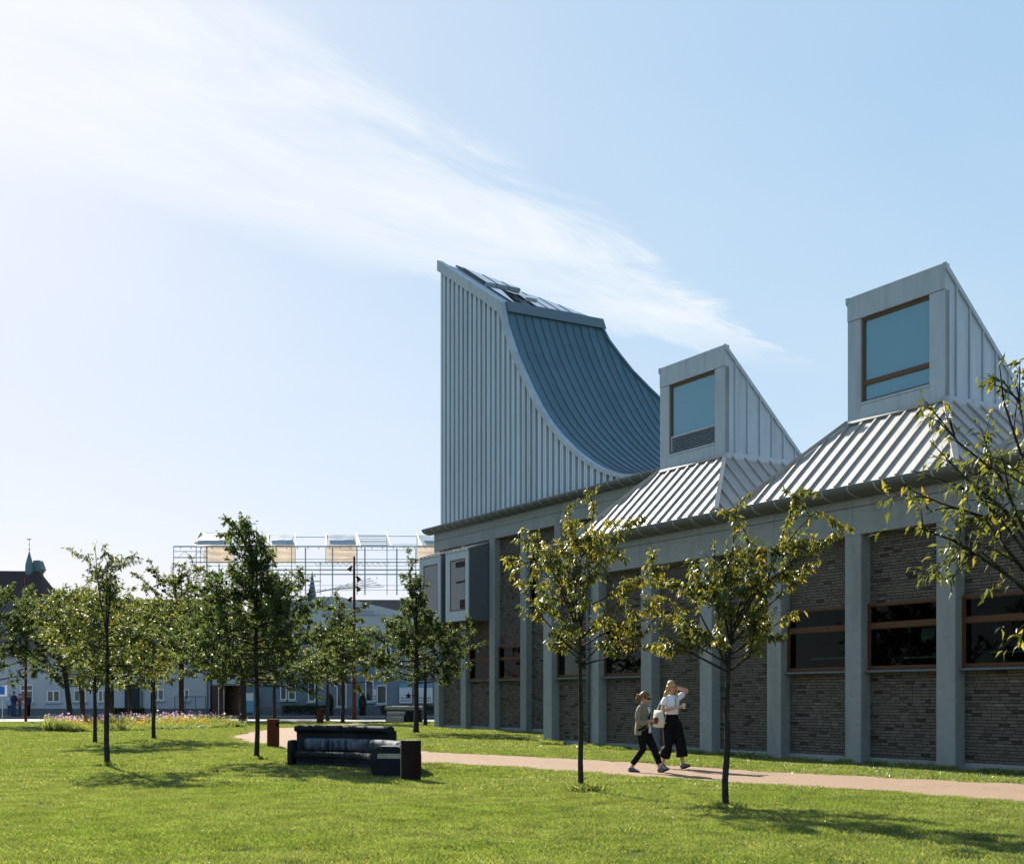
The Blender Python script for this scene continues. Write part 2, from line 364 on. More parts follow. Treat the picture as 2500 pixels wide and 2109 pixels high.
# ================================================================== BRICKWORK
BR_L, BR_H = 0.24, 0.0667
BRICKS = []            # (parent part, u, v, z, length)
def brick_region(part, u0, u1, z0, z1, vface, rs):
    rows = int(round((z1 - z0) / BR_H)); hh = (z1 - z0) / max(rows, 1)
    for r in range(rows):
        z = z0 + r * hh
        u = u0 + 0.004 - (rs.choice([0.0, 0.12, 0.06, 0.18]))
        while u < u1 - 0.02:
            ln = BR_L if rs.random() > 0.12 else BR_L / 2
            a, b = max(u, u0 + 0.004), min(u + ln, u1 - 0.004)
            if b - a > 0.04:
                t = rs.gauss(0.52, 0.14)
                if rs.random() < 0.06: t = rs.uniform(0.0, 0.15)
                BRICKS.append((part, a, b, z, hh, vface + rs.uniform(-0.004, 0.004), min(max(t, 0), 1)))
            u += ln
def flush_bricks(n_parts):
    def depth(bk):
        p = UV((bk[1] + bk[2]) / 2, bk[5], bk[3]); x = CX + F * p.x / p.y
        return p.y if (200 < x < 2490) else 1e6
    BRICKS.sort(key=depth)
    shared = {}
    by = {}
    for i, (part, a, b, z, hh, vf, t) in enumerate(BRICKS):
        j = 0.0068
        if i < n_parts:
            key = (round((b - a) / 0.02), int(t * 7))
            if key not in shared:
                hw = (b - a) / 2 - j; v = MB(); v.box(-hw, hw, 0, 0.06, j, hh - j)
                shared[key] = new_mesh('brick', v.v, v.f, MT['brick'], tones=[(int(t * 7) + 0.5) / 7] * 6)
            link('brick', shared[key], part, ((a + b) / 2, vf, z))
        else:
            by.setdefault(part.name, (part, []))[1].append((a + j, b - j, z + j, z + hh - j, vf, t))
    for part, lst in by.values():
        q = np.array(lst); n = len(q)
        V = np.zeros((n, 8, 3)); back = q[:, 4] + 0.03
        for k, (ui, zi, fr) in enumerate([(0, 2, 0), (1, 2, 0), (1, 3, 0), (0, 3, 0), (0, 2, 1), (1, 2, 1), (1, 3, 1), (0, 3, 1)]):
            V[:, k, 0] = q[:, ui]; V[:, k, 2] = q[:, zi]; V[:, k, 1] = back if fr else q[:, 4]
        fc = np.array([[0, 1, 2, 3], [0, 4, 5, 1], [1, 5, 6, 2], [2, 6, 7, 3], [3, 7, 4, 0]])
        FA = (np.arange(n)[:, None, None] * 8 + fc[None]).reshape(-1, 4)
        me = new_mesh('brickwork', V.reshape(-1, 3), FA.tolist(), MT['brick'], tones=np.repeat(q[:, 5], 5))
        link('brickwork', me, part, kind='stuff')
    BRICKS.clear()

def seam_slope(parent, pname, origin, ax, up, poly, step, m_panel, off=0.0, bw=0.05, bh=0.06, m_seam=None, thick=0.03):
    """standing seam metal on a plane: poly in (s,t) coords along ax/up"""
    ax, up = Vector(ax).normalized(), Vector(up).normalized(); nrm = ax.cross(up).normalized(); og = Vector(origin)
    P3 = lambda s, t, h=0: og + ax * s + up * t + nrm * h
    s0, s1 = min(p[0] for p in poly), max(p[0] for p in poly)
    k = s0 + off
    edges = []
    while k < s1: edges.append(k); k += step
    edges = [s0] + [e for e in edges if e > s0 + 0.02] + [s1]
    for i in range(len(edges) - 1):
        c = clip(clip(poly, 0, edges[i], True), 0, edges[i + 1], False)
        if len(c) >= 3:
            b = MB(); b.prism([P3(s, t, -thick) for s, t in c], nrm * thick); b.build('roof_panel', m_panel, parent)
        if 0 < i:
            ts = []
            for j in range(len(poly)):
                p, q = poly[j], poly[(j + 1) % len(poly)]
                if (p[0] - edges[i]) * (q[0] - edges[i]) < 0:
                    ts.append(p[1] + (q[1] - p[1]) * (edges[i] - p[0]) / (q[0] - p[0]))
            if len(ts) == 2 and abs(ts[0] - ts[1]) > 0.08:
                b = MB(); b.bar(P3(edges[i], min(ts), 0.001), P3(edges[i], max(ts), 0.001), bw, bh, nrm); b.build('seam', m_seam or m_panel, parent)

def window_unit(parent, u0, u1, z0, z1, v, transom=None, mf='wood', pane='glass', fw=0.055, sill=True, room=True, fv=0.0):
    b = MB()
    b.box(u0, u1, v, v + 0.09, z0, z0 + fw); b.box(u0, u1, v, v + 0.09, z1 - fw, z1)
    b.box(u0, u0 + fw, v, v + 0.09, z0 + fw, z1 - fw); b.box(u1 - fw, u1, v, v + 0.09, z0 + fw, z1 - fw)
    if transom: b.box(u0 + fw, u1 - fw, v + 0.002, v + 0.088, transom - 0.05, transom + 0.05)
    wd = b.build('window', MT[mf], parent)
    segs = [(z0 + fw, (transom - 0.05)), (transom + 0.05, z1 - fw)] if transom else [(z0 + fw, z1 - fw)]
    for a, c in segs:
        b = MB(); b.box(u0 + fw, u1 - fw, v + 0.045, v + 0.055, a, c); b.build('pane', MT[pane], wd)
        bb = MB(); q = 0.022                                     # inner sash bead
        bb.box(u0 + fw, u1 - fw, v + 0.015, v + 0.044, a, a + q); bb.box(u0 + fw, u1 - fw, v + 0.015, v + 0.044, c - q, c)
        bb.box(u0 + fw, u0 + fw + q, v + 0.015, v + 0.044, a + q, c - q); bb.box(u1 - fw - q, u1 - fw, v + 0.015, v + 0.044, a + q, c - q)
        bb.build('sash', MT[mf], wd)
    if sill:
        b = MB(); b.prism([(u0, v - 0.10, z0 - 0.065), (u0, v + 0.05, z0 - 0.065), (u0, v + 0.05, z0 - 0.002), (u0, v - 0.10, z0 - 0.02)], (u1 - u0, 0, 0)); b.build('sill', MT['zinc_dark'], wd)
    return wd
def gutter(parent, u0, u1, vw, zt, reach=0.42, drop=0.21, step=0.78):
    prof = []
    for k in range(9):
        a = math.pi / 2 * k / 8
        prof.append((vw - reach * math.sin(a), zt - 0.02 - drop + drop * (1 - math.cos(a))))
    prof = [(vw + 0.0, zt - drop - 0.03)] + prof + [(vw - reach, zt), (vw - reach + 0.02, zt), (vw - reach + 0.02, zt - 0.06), (vw, zt - 0.06)]
    b = MB(); b.prism([(u0, p[0], p[1]) for p in prof], (u1 - u0, 0, 0)); g = b.build('gutter', MT['zinc_dark'], parent)
    u = u0 + 0.3
    sh = None
    while u < u1:
        if sh is None:
            bb = MB(); pr = [(vw - (reach + 0.006) * math.sin(math.pi / 2 * k / 8), zt - 0.026 - drop + drop * (1 - math.cos(math.pi / 2 * k / 8))) for k in range(9)]
            for k in range(8):
                a, c = pr[k], pr[k + 1]
                bb.prism([(-0.015, a[0], a[1]), (-0.015, c[0], c[1]), (-0.015, c[0] + 0.004, c[1] + 0.006), (-0.015, a[0] + 0.004, a[1] + 0.006)], (0.03, 0, 0))
            sh = new_mesh('gutter_bracket', bb.v, bb.f, MT['zinc'])
        link('gutter_bracket', sh, g, (u, 0, 0)); u += step
    b = MB(); b.box(u0, u1, vw - reach - 0.004, vw - reach + 0.022, zt + 0.001, zt + 0.016); b.build('gutter_lip', MT['zinc_roof'], g)
    return g

# ================================================================== GALLERY WING (near)
GAL = empty('gallery_wing', O, ROT, label='near grey brick museum wing with concrete columns and two wedge roof lanterns', category='building')
SP, CW = 2.58, 0.49
ZS, ZW, ZL, ZG = 2.10, 3.56, 5.10, 6.12
NB = 10
rs = random.Random(11)
for i in range(NB + 1):
    b = MB(); b.cham(i * SP - CW / 2, i * SP + CW / 2, 0, 0.42, -0.2, ZL - 0.004); b.build('column', MT['concrete'], GAL)
for i in range(NB):
    u0, u1 = i * SP + CW / 2, (i + 1) * SP - CW / 2
    win = i not in (2, 3)
    b = MB()
    segs = [(0.0, ZS - 0.065), (ZW, ZL)] if win else [(0.0, ZL)]
    part = None
    for a, c in segs:
        b = MB(); b.box(u0 - 0.01, u1 + 0.01, 0.293, 0.42, a, c); q_ = b.build('brick_wall', MT['mortar'], GAL); part = part or q_
        brick_region(q_, u0, u1, max(a, 0.16), c, 0.283, rs)
    b = MB(); b.box(u0 + 0.002, u1 - 0.002, 0.265, 0.292, -0.1, 0.155); b.build('plinth', MT['concrete'], part)
    if win: window_unit(GAL, u0, u1, ZS, ZW, 0.20, 3.06)
# concrete bands with open joints
for i in range(NB):
    b = MB(); b.box(i * SP + 0.004 - (CW / 2 if i == 0 else 0), (i + 1) * SP - 0.004, -0.003, 0.42, ZL, 5.705); b.build('concrete_panel', MT['concrete'], GAL)
    b = MB(); b.box(i * SP + 0.004 - (CW / 2 if i == 0 else 0), (i + 1) * SP - 0.004, -0.003, 0.42, 5.72, 5.98); b.build('concrete_panel', MT['concrete'], GAL)
UE = NB * SP
b = MB(); b.box(-0.2, UE, 0.03, 0.41, ZL + 0.01, 5.97); b.build('joint_backing', MT['black'], GAL)
gutter(GAL, -0.42, UE, 0.0, ZG)
# drain pipe by the second column
b = MB(); b.tube([(SP - 0.19, -0.075, 0.05), (SP - 0.19, -0.075, 5.9)], 0.055, 12)
pipe = b.build('drain_pipe', MT['zinc_dark'], GAL, smooth=True)
for z in (0.6, 2.4, 4.2):
    b = MB(); b.tube([(SP - 0.19, -0.075, z), (SP - 0.19, -0.075, z + 0.05)], 0.066, 12); b.build('pipe_clamp', MT['zinc_dark'], pipe)
# shell + dark interior
b = MB()
b.box(-0.245, -0.05, 0.43, 6.3, -0.1, 5.98); b.box(-0.05, UE, 6.1, 6.3, -0.1, 5.98); b.box(UE - 0.2, UE, 0.43, 6.1, -0.1, 5.98)
b.build('end_wall', MT['mortar'], GAL)
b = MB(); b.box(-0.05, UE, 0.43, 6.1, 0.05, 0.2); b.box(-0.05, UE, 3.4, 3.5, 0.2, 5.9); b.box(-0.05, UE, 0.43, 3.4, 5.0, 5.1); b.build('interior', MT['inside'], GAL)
for i in range(NB):
    if i in (2, 3): continue
    b = MB(); b.box(i * SP + 0.6 + (0.3 if i % 2 else 0), (i + 1) * SP - 0.2, 0.62, 0.95, 2.38 - 0.05 * (i % 2), 2.42 - 0.05 * (i % 2)); b.build('shelf', MT['inside_pale'], GAL)
b = MB(); b.box(13.9 + 0.5, 13.9 + 0.85, 0.5, 0.51, 2.72, 2.98); b.box(14.85, 15.15, 0.55, 0.56, 2.8, 3.0); b.build('pinned_sheet', MT['inside_pale'], GAL)
b = MB(); b.box(-0.2, UE, 0.1, 6.2, 5.985, 6.06); b.build('roof_deck', MT['zinc_dark'], GAL)

def lantern_roof(c, louvre, full=True):
    hw, tw, ve, vb, v1, v2, z0, z1, zt = 3.34, 1.46, -0.36, 6.3, 1.5, 4.45, 6.15, 8.03, 11.05
    body = MB()
    E = [(c - hw, ve, z0), (c + hw, ve, z0), (c + hw, vb, z0), (c - hw, vb, z0)]
    T = [(c - tw, v1, z1), (c + tw, v1, z1), (c + tw, v2, z1), (c - tw, v2, z1)]
    k = 0.05
    body.add([Vector(p) - Vector((0, 0, k)) for p in E] + [Vector(p) - Vector((0, 0, k)) for p in T], [(3, 2, 1, 0), (4, 5, 6, 7), (0, 1, 5, 4), (1, 2, 6, 5), (2, 3, 7, 6), (3, 0, 4, 7)])
    roof = body.build('hipped_roof', MT['zinc_dark'], GAL)
    dv, du, dzz = v1 - ve, hw - tw, z1 - z0
    sl = math.hypot(dv, dzz)
    seam_slope(roof, 'front', (c, ve, z0), (1, 0, 0), (0, dv, dzz), [(-hw, 0), (hw, 0), (tw, sl), (-tw, sl)], 0.445, MT['zinc_roof'], 0.22, 0.06, 0.05)
    sl2 = math.hypot(du, dzz); vm = (ve + vb) / 2
    seam_slope(roof, 'right', (c + hw, vm, z0), (0, 1, 0), (-du, 0, dzz), [(ve - vm, 0), (vb - vm, 0), (v2 - vm, sl2), (v1 - vm, sl2)], 0.445, MT['zinc_roof'], 0.3, 0.06, 0.05)
    seam_slope(roof, 'left', (c - hw, vm, z0), (0, -1, 0), (du, 0, dzz), [(vm - vb, 0), (vm - ve, 0), (vm - v1, sl2), (vm - v2, sl2)], 0.445, MT['zinc_roof'], 0.3, 0.06, 0.05)
    for s in (-1, 1):
        b = MB(); b.bar((c + s * hw, ve, z0 + 0.02), (c + s * tw, v1, z1 + 0.02), 0.11, 0.075, (s * 0.45, -0.45, 0.75)); b.build('hip_cap', MT['zinc_roof'], roof)
    b = MB(); b.bar((c - tw - 0.02, v1 - 0.05, z1 - 0.02), (c + tw + 0.02, v1 - 0.05, z1 - 0.02), 0.12, 0.04, (0, -0.5, 0.6)); b.build('flashing', MT['zinc_roof'], roof)
    # lantern
    b = MB()
    b.prism([(c - tw + 0.03, v1 + 0.16, z1 - 0.05), (c - tw + 0.03, v2, z1 - 0.05), (c - tw + 0.03, v2, z1 + 0.08), (c - tw + 0.03, v1 + 0.16, zt - 0.2)], (2 * tw - 0.06, 0, 0))
    lan = b.build('roof_lantern', MT['zinc_dark'], GAL)
    zA, zB = 8.47, 10.47
    x0, x1 = c - tw, c + tw; wl, wr = x0 + 0.42, x1 - 0.44
    def P(name, m, *bx):
        q = MB(); q.box(*bx); return q.build(name, m, lan)
    P('zinc_panel', MT['zinc'], x0 - 0.005, x1 + 0.005, v1 - 0.012, v1 + 0.14, zB + 0.012, zt)
    P('zinc_panel', MT['zinc'], x0, wl, v1, v1 + 0.14, z1 - 0.02, zB)
    P('zinc_panel', MT['zinc'], wr, x1, v1, v1 + 0.14, z1 - 0.02, zB)
    P('zinc_panel', MT['zinc'], wl + 0.004, wr - 0.004, v1 - 0.004, v1 + 0.14, z1 - 0.02, zA - 0.06)
    P('sill', MT['zinc'], wl + 0.004, wr - 0.004, v1 - 0.015, v1 + 0.14, zA - 0.052, zA)
    fr = MB(); fw = 0.07
    fr.box(wl, wl + fw, v1 + 0.05, v1 + 0.15, zA, zB); fr.box(wr - fw * 0.5, wr, v1 + 0.05, v1 + 0.15, zA, zB)
    fr.box(wl + fw, wr - fw * .5, v1 + 0.05, v1 + 0.15, zB - fw, zB); fr.box(wl + fw, wr - fw * .5, v1 + 0.05, v1 + 0.15, zA, zA + fw * .7)
    zm = 8.93
    if not louvre: fr.box(wl + fw, wr - fw * .5, v1 + 0.05, v1 + 0.15, zm - 0.06, zm + 0.05)
    fr.build('window_frame', MT['woodgrey'], lan)
    P('pane', MT['glass_sky'], wl + fw, wr - fw * .5, v1 + 0.09, v1 + 0.10, zm + 0.05, zB - fw)
    if louvre:
        P('louvre_frame', MT['zinc'], wl + fw, wr - fw * .5, v1 + 0.03, v1 + 0.10, zm - 0.0, zm + 0.05)
        P('louvre_frame', MT['zinc'], wl + fw, wl + fw + 0.03, v1 + 0.03, v1 + 0.10, zA + 0.05, zm)
        P('louvre_back', MT['black'], wl + fw, wr - fw * .5, v1 + 0.125, v1 + 0.13, zA + 0.05, zm)
        sh = MB(); hl = (wr - wl - fw * 1.5 - 0.03) / 2
        sh.prism([(-hl, 0, 0), (-hl, 0.05, 0.028), (-hl, 0.05, 0.036), (-hl, 0, 0.008)], (2 * hl, 0, 0)); sm = new_mesh('louvre_slat', sh.v, sh.f, MT['zinc'])
        for k_ in range(8): link('louvre_slat', sm, lan, ((wl + fw + 0.03 + wr - fw * .5) / 2, v1 + 0.04, zA + 0.06 + k_ * 0.05))
    else:
        P('pane', MT['glass_sky'], wl + fw, wr - fw * .5, v1 + 0.09, v1 + 0.10, zA + fw * .7, zm - 0.06)
    # cheeks: zinc sheets between upstanding seams under a sloping verge
    ztop = lambda v: zt + (z1 + 0.02 - zt) * (v - v1) / (v2 - v1)
    n = 6; vv = [v1 + 0.001, v1 + 0.34] + [v1 + 0.34 + (v2 - v1 - 0.34) * k_ / n for k_ in range(1, n + 1)]
    for s in (-1, 1):
        xx = c + s * tw
        for k_ in range(len(vv) - 1):
            a, d = vv[k_], vv[k_ + 1]
            q = MB(); q.prism([(xx, a, z1), (xx, d, z1), (xx, d, ztop(d) - 0.06), (xx, a, ztop(a) - 0.06)], (-s * 0.03, 0, 0)); q.build('zinc_sheet', MT['zinc'], lan)
            if 0 < k_ :
                q = MB(); q.box(min(xx, xx + s * 0.045), max(xx, xx + s * 0.045), a - 0.02, a + 0.02, z1, ztop(a) - 0.06); q.build('seam', MT['zinc'], lan)
        q = MB(); q.prism([(xx + s * 0.055, v1 - 0.02, zt + 0.01), (xx + s * 0.055, v2 + 0.05, ztop(v2) + 0.02), (xx + s * 0.055, v2 + 0.05, ztop(v2) - 0.11), (xx + s * 0.055, v1 - 0.02, zt - 0.13)], (-s * 0.10, 0, 0)); q.build('verge_trim', MT['zinc'], lan)
        q = MB(); q.box(min(xx, xx + s * 0.06), max(xx, xx + s * 0.06), v1 - 0.01, v2 + 0.05, z1 - 0.06, z1 + 0.09); q.build('base_flashing', MT['zinc'], lan)
    q = MB(); q.prism([(x0, v1, zt + 0.005), (x0, v2, ztop(v2) + 0.005), (x0, v2, ztop(v2) - 0.05), (x0, v1, zt - 0.05)], (2 * tw, 0, 0)); q.build('lantern_roof_sheet', MT['zinc'], lan)
lantern_roof(5.27, True); lantern_roof(12.72, False); lantern_roof(20.2, False)
# valley sheets between the hipped roofs
for a in (1.2, 9.0, 16.46):
    b = MB(); b.box(a - 0.75, a + 0.75, -0.3, 6.2, 6.062, 6.12); b.build('valley_sheet', MT['zinc'], GAL)

# ================================================================== AUDITORIUM WING (far, with the sail roof)
AUD = empty('auditorium_wing', UV(-20.49, 6.5), ROT, label='far taller grey brick wing carrying the tall swooping zinc sail roof', category='building')
U0, V0 = -20.49, 6.5
def L2(u): return u - U0                            # local u
SP2 = 2.70; ZL2, ZJ2, ZG2 = 8.44, 8.92, 9.52; NB2 = 7
for i in range(NB2 + 1):
    b = MB(); b.cham(i * SP2 - CW / 2, i * SP2 + CW / 2, 0, 0.42, -0.2, ZL2 - 0.004); b.build('column', MT['concrete'], AUD)
for i in range(NB2):
    u0, u1 = i * SP2 + CW / 2, (i + 1) * SP2 - CW / 2
    segs = [(0.0, ZL2)]
    if i in (1, 2): segs = [(0.0, 2.19), (3.70, ZL2)]
    if i == 3: segs = [(0.0, 5.3), (7.74, ZL2)]
    part = None
    for a, c in segs:
        b = MB(); b.box(u0 - 0.01, u1 + 0.01, 0.293, 0.42, a, c); q_ = b.build('brick_wall', MT['mortar'], AUD); part = part or q_
        brick_region(q_, u0, u1, max(a, 0.16), c, 0.283, rs)
    b = MB(); b.box(u0 + 0.002, u1 - 0.002, 0.265, 0.292, -0.1, 0.155); b.build('plinth', MT['concrete'], part)
    if i in (1, 2): window_unit(AUD, u0, u1, 2.26, 3.70, 0.20, 3.16)
    if i == 3: window_unit(AUD, u0, u1, 5.36, 7.74, 0.20, 6.9)
AUDB = [bk for bk in BRICKS if bk[0].parent == AUD]; GALB = [bk for bk in BRICKS if bk[0].parent == GAL]
BRICKS[:] = GALB; flush_bricks(300)
BRICKS[:] = AUDB; flush_bricks(0)
for i in range(NB2):
    lo = i * SP2 + 0.004 - (CW / 2 if i == 0 else 0); hi = (i + 1) * SP2 - 0.004
    b = MB(); b.box(lo, hi, -0.003, 0.42, ZL2, ZJ2 - 0.008); b.build('concrete_panel', MT['concrete'], AUD)
    b = MB(); b.box(lo, hi, -0.003, 0.42, ZJ2 + 0.008, 9.36); b.build('concrete_panel', MT['concrete'], AUD)
b = MB(); b.box(-0.2, NB2 * SP2, 0.03, 0.41, ZL2 + 0.01, 9.35); b.build('joint_backing', MT['black'], AUD)
gutter(AUD, -0.75, NB2 * SP2, 0.0, ZG2, 0.42, 0.22, 0.7)
b = MB()
b.box(-0.245, -0.05, 0.43, 14, -0.1, 9.3); b.box(-0.05, 18.9, 13.8, 14, -0.1, 9.3); b.box(18.6, 18.9, 0.43, 13.8, -0.1, 9.3)
b.build('end_wall', MT['mortar'], AUD)
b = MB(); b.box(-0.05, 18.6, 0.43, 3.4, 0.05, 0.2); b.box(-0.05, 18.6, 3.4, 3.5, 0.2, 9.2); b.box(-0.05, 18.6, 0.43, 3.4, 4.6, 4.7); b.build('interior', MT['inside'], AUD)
b = MB(); b.box(-0.7, 18.9, -0.02, 14.2, 9.37, 9.50); b.build('roof_deck', MT['zinc'], AUD)
# oriel of two zinc boxes
def oriel(ua, ub, left):
    a, c, vf, zb, zt = L2(ua), L2(ub), -1.0, 4.87, 7.98
    b = MB(); b.prism([(a, vf + 0.05, zb), (a, 0.28, zb), (a, 0.28, zt + 0.42), (a, vf + 0.05, zt)], (c - a, 0, 0)); o = b.build('oriel', MT['zinc_dark'], AUD)
    def P(name, m, *bx):
        q = MB(); q.box(*bx); return q.build(name, m, o)
    w0, w1, za, zc = a + 0.42, c - 0.28, 5.32, 7.62
    P('zinc_panel', MT['zinc'], a, c, vf, vf + 0.05, zc, zt); P('zinc_panel', MT['zinc'], a, c, vf, vf + 0.05, zb, za)
    P('zinc_panel', MT['zinc'], a, w0, vf, vf + 0.05, za, zc); P('zinc_panel', MT['zinc'], w1, c, vf, vf + 0.05, za, zc)
    P('pane', glassmat('glass_blind', (0.5, 0.5, 0.5), 1.4, 0.03, base=(0.15, 0.15, 0.17), basefac=0.9), w0 + 0.05, w1 - 0.05, vf + 0.02, vf + 0.045, za + 0.05, zc - 0.05)
    q = MB(); q.box(w0, w0 + 0.05, vf + 0.005, vf + 0.048, za, zc); q.box(w1 - 0.05, w1, vf + 0.005, vf + 0.048, za, zc); q.box(w0 + .05, w1 - .05, vf + 0.005, vf + 0.048, zc - 0.05, zc); q.box(w0 + .05, w1 - .05, vf + 0.005, vf + 0.048, za, za + 0.05)
    q.build('window_frame', MT['woodgrey'], o)
    if not left:
        P('blind_gap', MT['black'], w1 - 0.95, w1 - 0.06, vf + 0.012, vf + 0.018, 7.25, 7.5); P('blind_gap', MT['black'], w1 - 0.9, w1 - 0.08, vf + 0.012, vf + 0.018, 6.55, 6.64); P('blind_gap', MT['black'], w1 - 0.55, w1 - 0.06, vf + 0.012, vf + 0.018, 5.4, 5.8)
    sl = math.hypot(1.28, 0.42)
    seam_slope(o, 'top', ((a + c) / 2, vf, zt + 0.03), (1, 0, 0), (0, 1.28, 0.42), [(-(c - a) / 2 - 0.03, -0.04), ((c - a) / 2 + 0.03, -0.04), ((c - a) / 2 + 0.03, sl), (-(c - a) / 2 - 0.03, sl)], 0.4, MT['zinc_roof'], 0.2, 0.04, 0.05)
oriel(-20.3, -18.12, True); oriel(-17.6, -15.42, False)
b = MB(); b.box(L2(-18.12), L2(-17.6), -0.75, 0.28, 4.95, 8.0); b.build('oriel_link', MT['zinc_dark'], AUD)

# --- sail roof: profile in (u, z), plan is a triangle between the facade and a diagonal
uA, zA_ = -19.9, 22.06
PRO = [(-14.1, 18.62), (-13.95, 18.15), (-13.74, 17.6), (-13.36, 16.9), (-12.91, 16.12), (-12.3, 15.25), (-11.63, 14.34), (-10.95, 13.5), (-10.18, 12.70), (-9.35, 11.98), (-8.5, 11.37), (-7.8, 10.92), (-7.05, 10.5), (-6.35, 10.17), (-5.67, 9.92), (-5.0, 9.74), (-4.3, 9.62), (-3.4, 9.56)]
def prof(u):
    if u <= PRO[0][0]: return zA_ + (PRO[0][1] - zA_) * (u - uA) / (PRO[0][0] - uA)
    return float(np.interp(u, [p[0] for p in PRO], [p[1] for p in PRO]))
def vdiag(u): return 0.86 * (u - uA)               # local v of the rear diagonal wall
VF = -0.04
# solid core
us = [uA + 0.02] + [uA + k * (PRO[0][0] - uA) / 4 for k in range(1, 4)] + [p[0] for p in PRO]
b = MB(); vs = []; fs = []
for u in us:
    z = prof(u) - 0.05; d = max(vdiag(u) - 0.05, 0.12)
    vs += [(L2(u), 0.1, 9.45), (L2(u), 0.1, z), (L2(u), d, z), (L2(u), d, 9.45)]
for i in range(len(us) - 1):
    for k in range(4): fs.append((i * 4 + k, i * 4 + (k + 1) % 4, i * 4 + 4 + (k + 1) % 4, i * 4 + 4 + k))
fs.append((3, 2, 1, 0)); b.add(vs, fs); core = b.build('sail_core', MT['zinc_dark'], AUD)
# ribbed front wall
b = MB()
for i in range(len(us) - 1):
    u, w_ = us[i], us[i + 1]
    b.add([(L2(u), 0.06, 9.5), (L2(w_), 0.06, 9.5), (L2(w_), 0.06, prof(w_) - 0.02), (L2(u), 0.06, prof(u) - 0.02)], [(0, 1, 2, 3)])
ribwall = b.build('ribbed_wall', MT['zinc_dark'], AUD)
u = uA + 0.26; k = 0
RIB, RW = 0.43, 0.225
while u < -5.2:
    za, zc = prof(u), prof(u + RW)
    if min(za, zc) > 9.75:
        q = MB(); ua, ub = L2(u), L2(u + RW)
        q.add([(ua, -0.10, 9.52), (ua + RW * .42, -0.10, 9.52), (ua + RW * .42, -0.075, 9.52), (ua + RW * .58, -0.075, 9.52), (ua + RW * .58, -0.10, 9.52), (ub, -0.10, 9.52), (ub, 0.058, 9.52), (ua, 0.058, 9.52)] +
              [(ua, -0.10, za - 0.1), (ua + RW * .42, -0.10, za + (zc - za) * .42 - 0.1), (ua + RW * .42, -0.075, za + (zc - za) * .42 - 0.1), (ua + RW * .58, -0.075, za + (zc - za) * .58 - 0.1), (ua + RW * .58, -0.10, za + (zc - za) * .58 - 0.1), (ub, -0.10, zc - 0.1), (ub, 0.058, zc - 0.1), (ua, 0.058, za - 0.1)],
              [(i, (i + 1) % 8, (i + 1) % 8 + 8, i + 8) for i in range(8)] + [(7, 6, 5, 4, 3, 2, 1, 0), (8, 9, 10, 11, 12, 13, 14, 15)])
        q.build('rib', MT['zinc_rib'], ribwall)
    u += RIB
q = MB(); q.box(L2(uA) - 0.0, L2(uA) + 0.14, -0.08, 0.1, 9.5, 21.85); q.build('corner_trim', MT['zinc_rib'], ribwall)
# verge fascia following the profile (front), in pieces
vu = [uA - 0.22] + [uA + k_ * (PRO[0][0] - uA) / 4 for k_ in range(1, 4)] + [p[0] for p in PRO]
for i in range(len(vu) - 1):
    a, c = vu[i], vu[i + 1]
    def thick(u): return 0.50 if u <= PRO[0][0] + 0.01 else max(0.15, 0.22 - 0.01 * (u - PRO[0][0]))
    def dn(u):
        e = 0.05; sl = (prof(u + e) - prof(u - e)) / (2 * e); L_ = math.hypot(1, sl); return (sl / L_, -1 / L_)
    pa, pc = dn(a), dn(c)
    if i < 3: pa = pc = (0, -1)
    if i == 3: pa = (0, -1); pc = (-0.55, -0.8)
    if i == 4: pa = (-0.55, -0.8)
    za, zc = prof(a) + 0.03, prof(c) + 0.03
    ta, tcn_ = thick(a), thick(c)
    q = MB(); q.prism([(L2(a), -0.16, za), (L2(c), -0.16, zc), (L2(c) + pc[0] * tcn_, -0.16, zc + pc[1] * tcn_), (L2(a) + pa[0] * ta, -0.16, za + pa[1] * ta)][::-1], (0, 0.28, 0)); q.build('verge_fascia', MT['zinc'], AUD)
# curved standing seam surface
SW = 0.42
b = MB()
curve = [p for p in PRO]
cu = MB()
ncols = 44
crv = core
sailroof = None
q = MB()
for i in range(len(curve) - 1):
    pass
roofpart = MB()
for i in range(len(curve) - 1):
    (u1_, z1_), (u2_, z2_) = curve[i], curve[i + 1]
    roofpart.add([(L2(u1_), 0.12, z1_ - 0.03), (L2(u2_), 0.12, z2_ - 0.03), (L2(u2_), vdiag(u2_), z2_ - 0.03), (L2(u1_), vdiag(u1_), z1_ - 0.03)], [(0, 1, 2, 3)])
sailroof = roofpart.build('curved_roof', MT['zinc_dark'], AUD)
v_ = 0.12
while v_ < vdiag(-3.4) - 0.1:
    vb_ = v_ + SW
    pts = []
    for (u, z) in curve:
        if vdiag(u) > v_: pts.append((u, z, min(vb_, vdiag(u))))
    ufirst = uA + v_ / 0.86
    if ufirst > curve[0][0]: pts = [(ufirst, prof(ufirst), v_ + 0.001)] + pts
    if len(pts) > 1:
        q = MB(); vs = []; fs = []
        for (u, z, ve_) in pts: vs += [(L2(u), v_, z), (L2(u), ve_, z)]
        for i in range(len(pts) - 1): fs.append((2 * i, 2 * i + 2, 2 * i + 3, 2 * i + 1))
        q.add(vs, fs); q.build('roof_panel', MT['zinc_blue'], sailroof)
        q = MB()
        for i in range(len(pts) - 1):
            a = Vector((L2(pts[i][0]), v_, pts[i][1])); c = Vector((L2(pts[i + 1][0]), v_, pts[i + 1][1]))
            nrm = Vector((c.z - a.z, 0, a.x - c.x)) * -1
            q.bar(a, c, 0.028, 0.045, nrm)
        q.build('seam', MT['zinc_dark'], sailroof)
    v_ = vb_
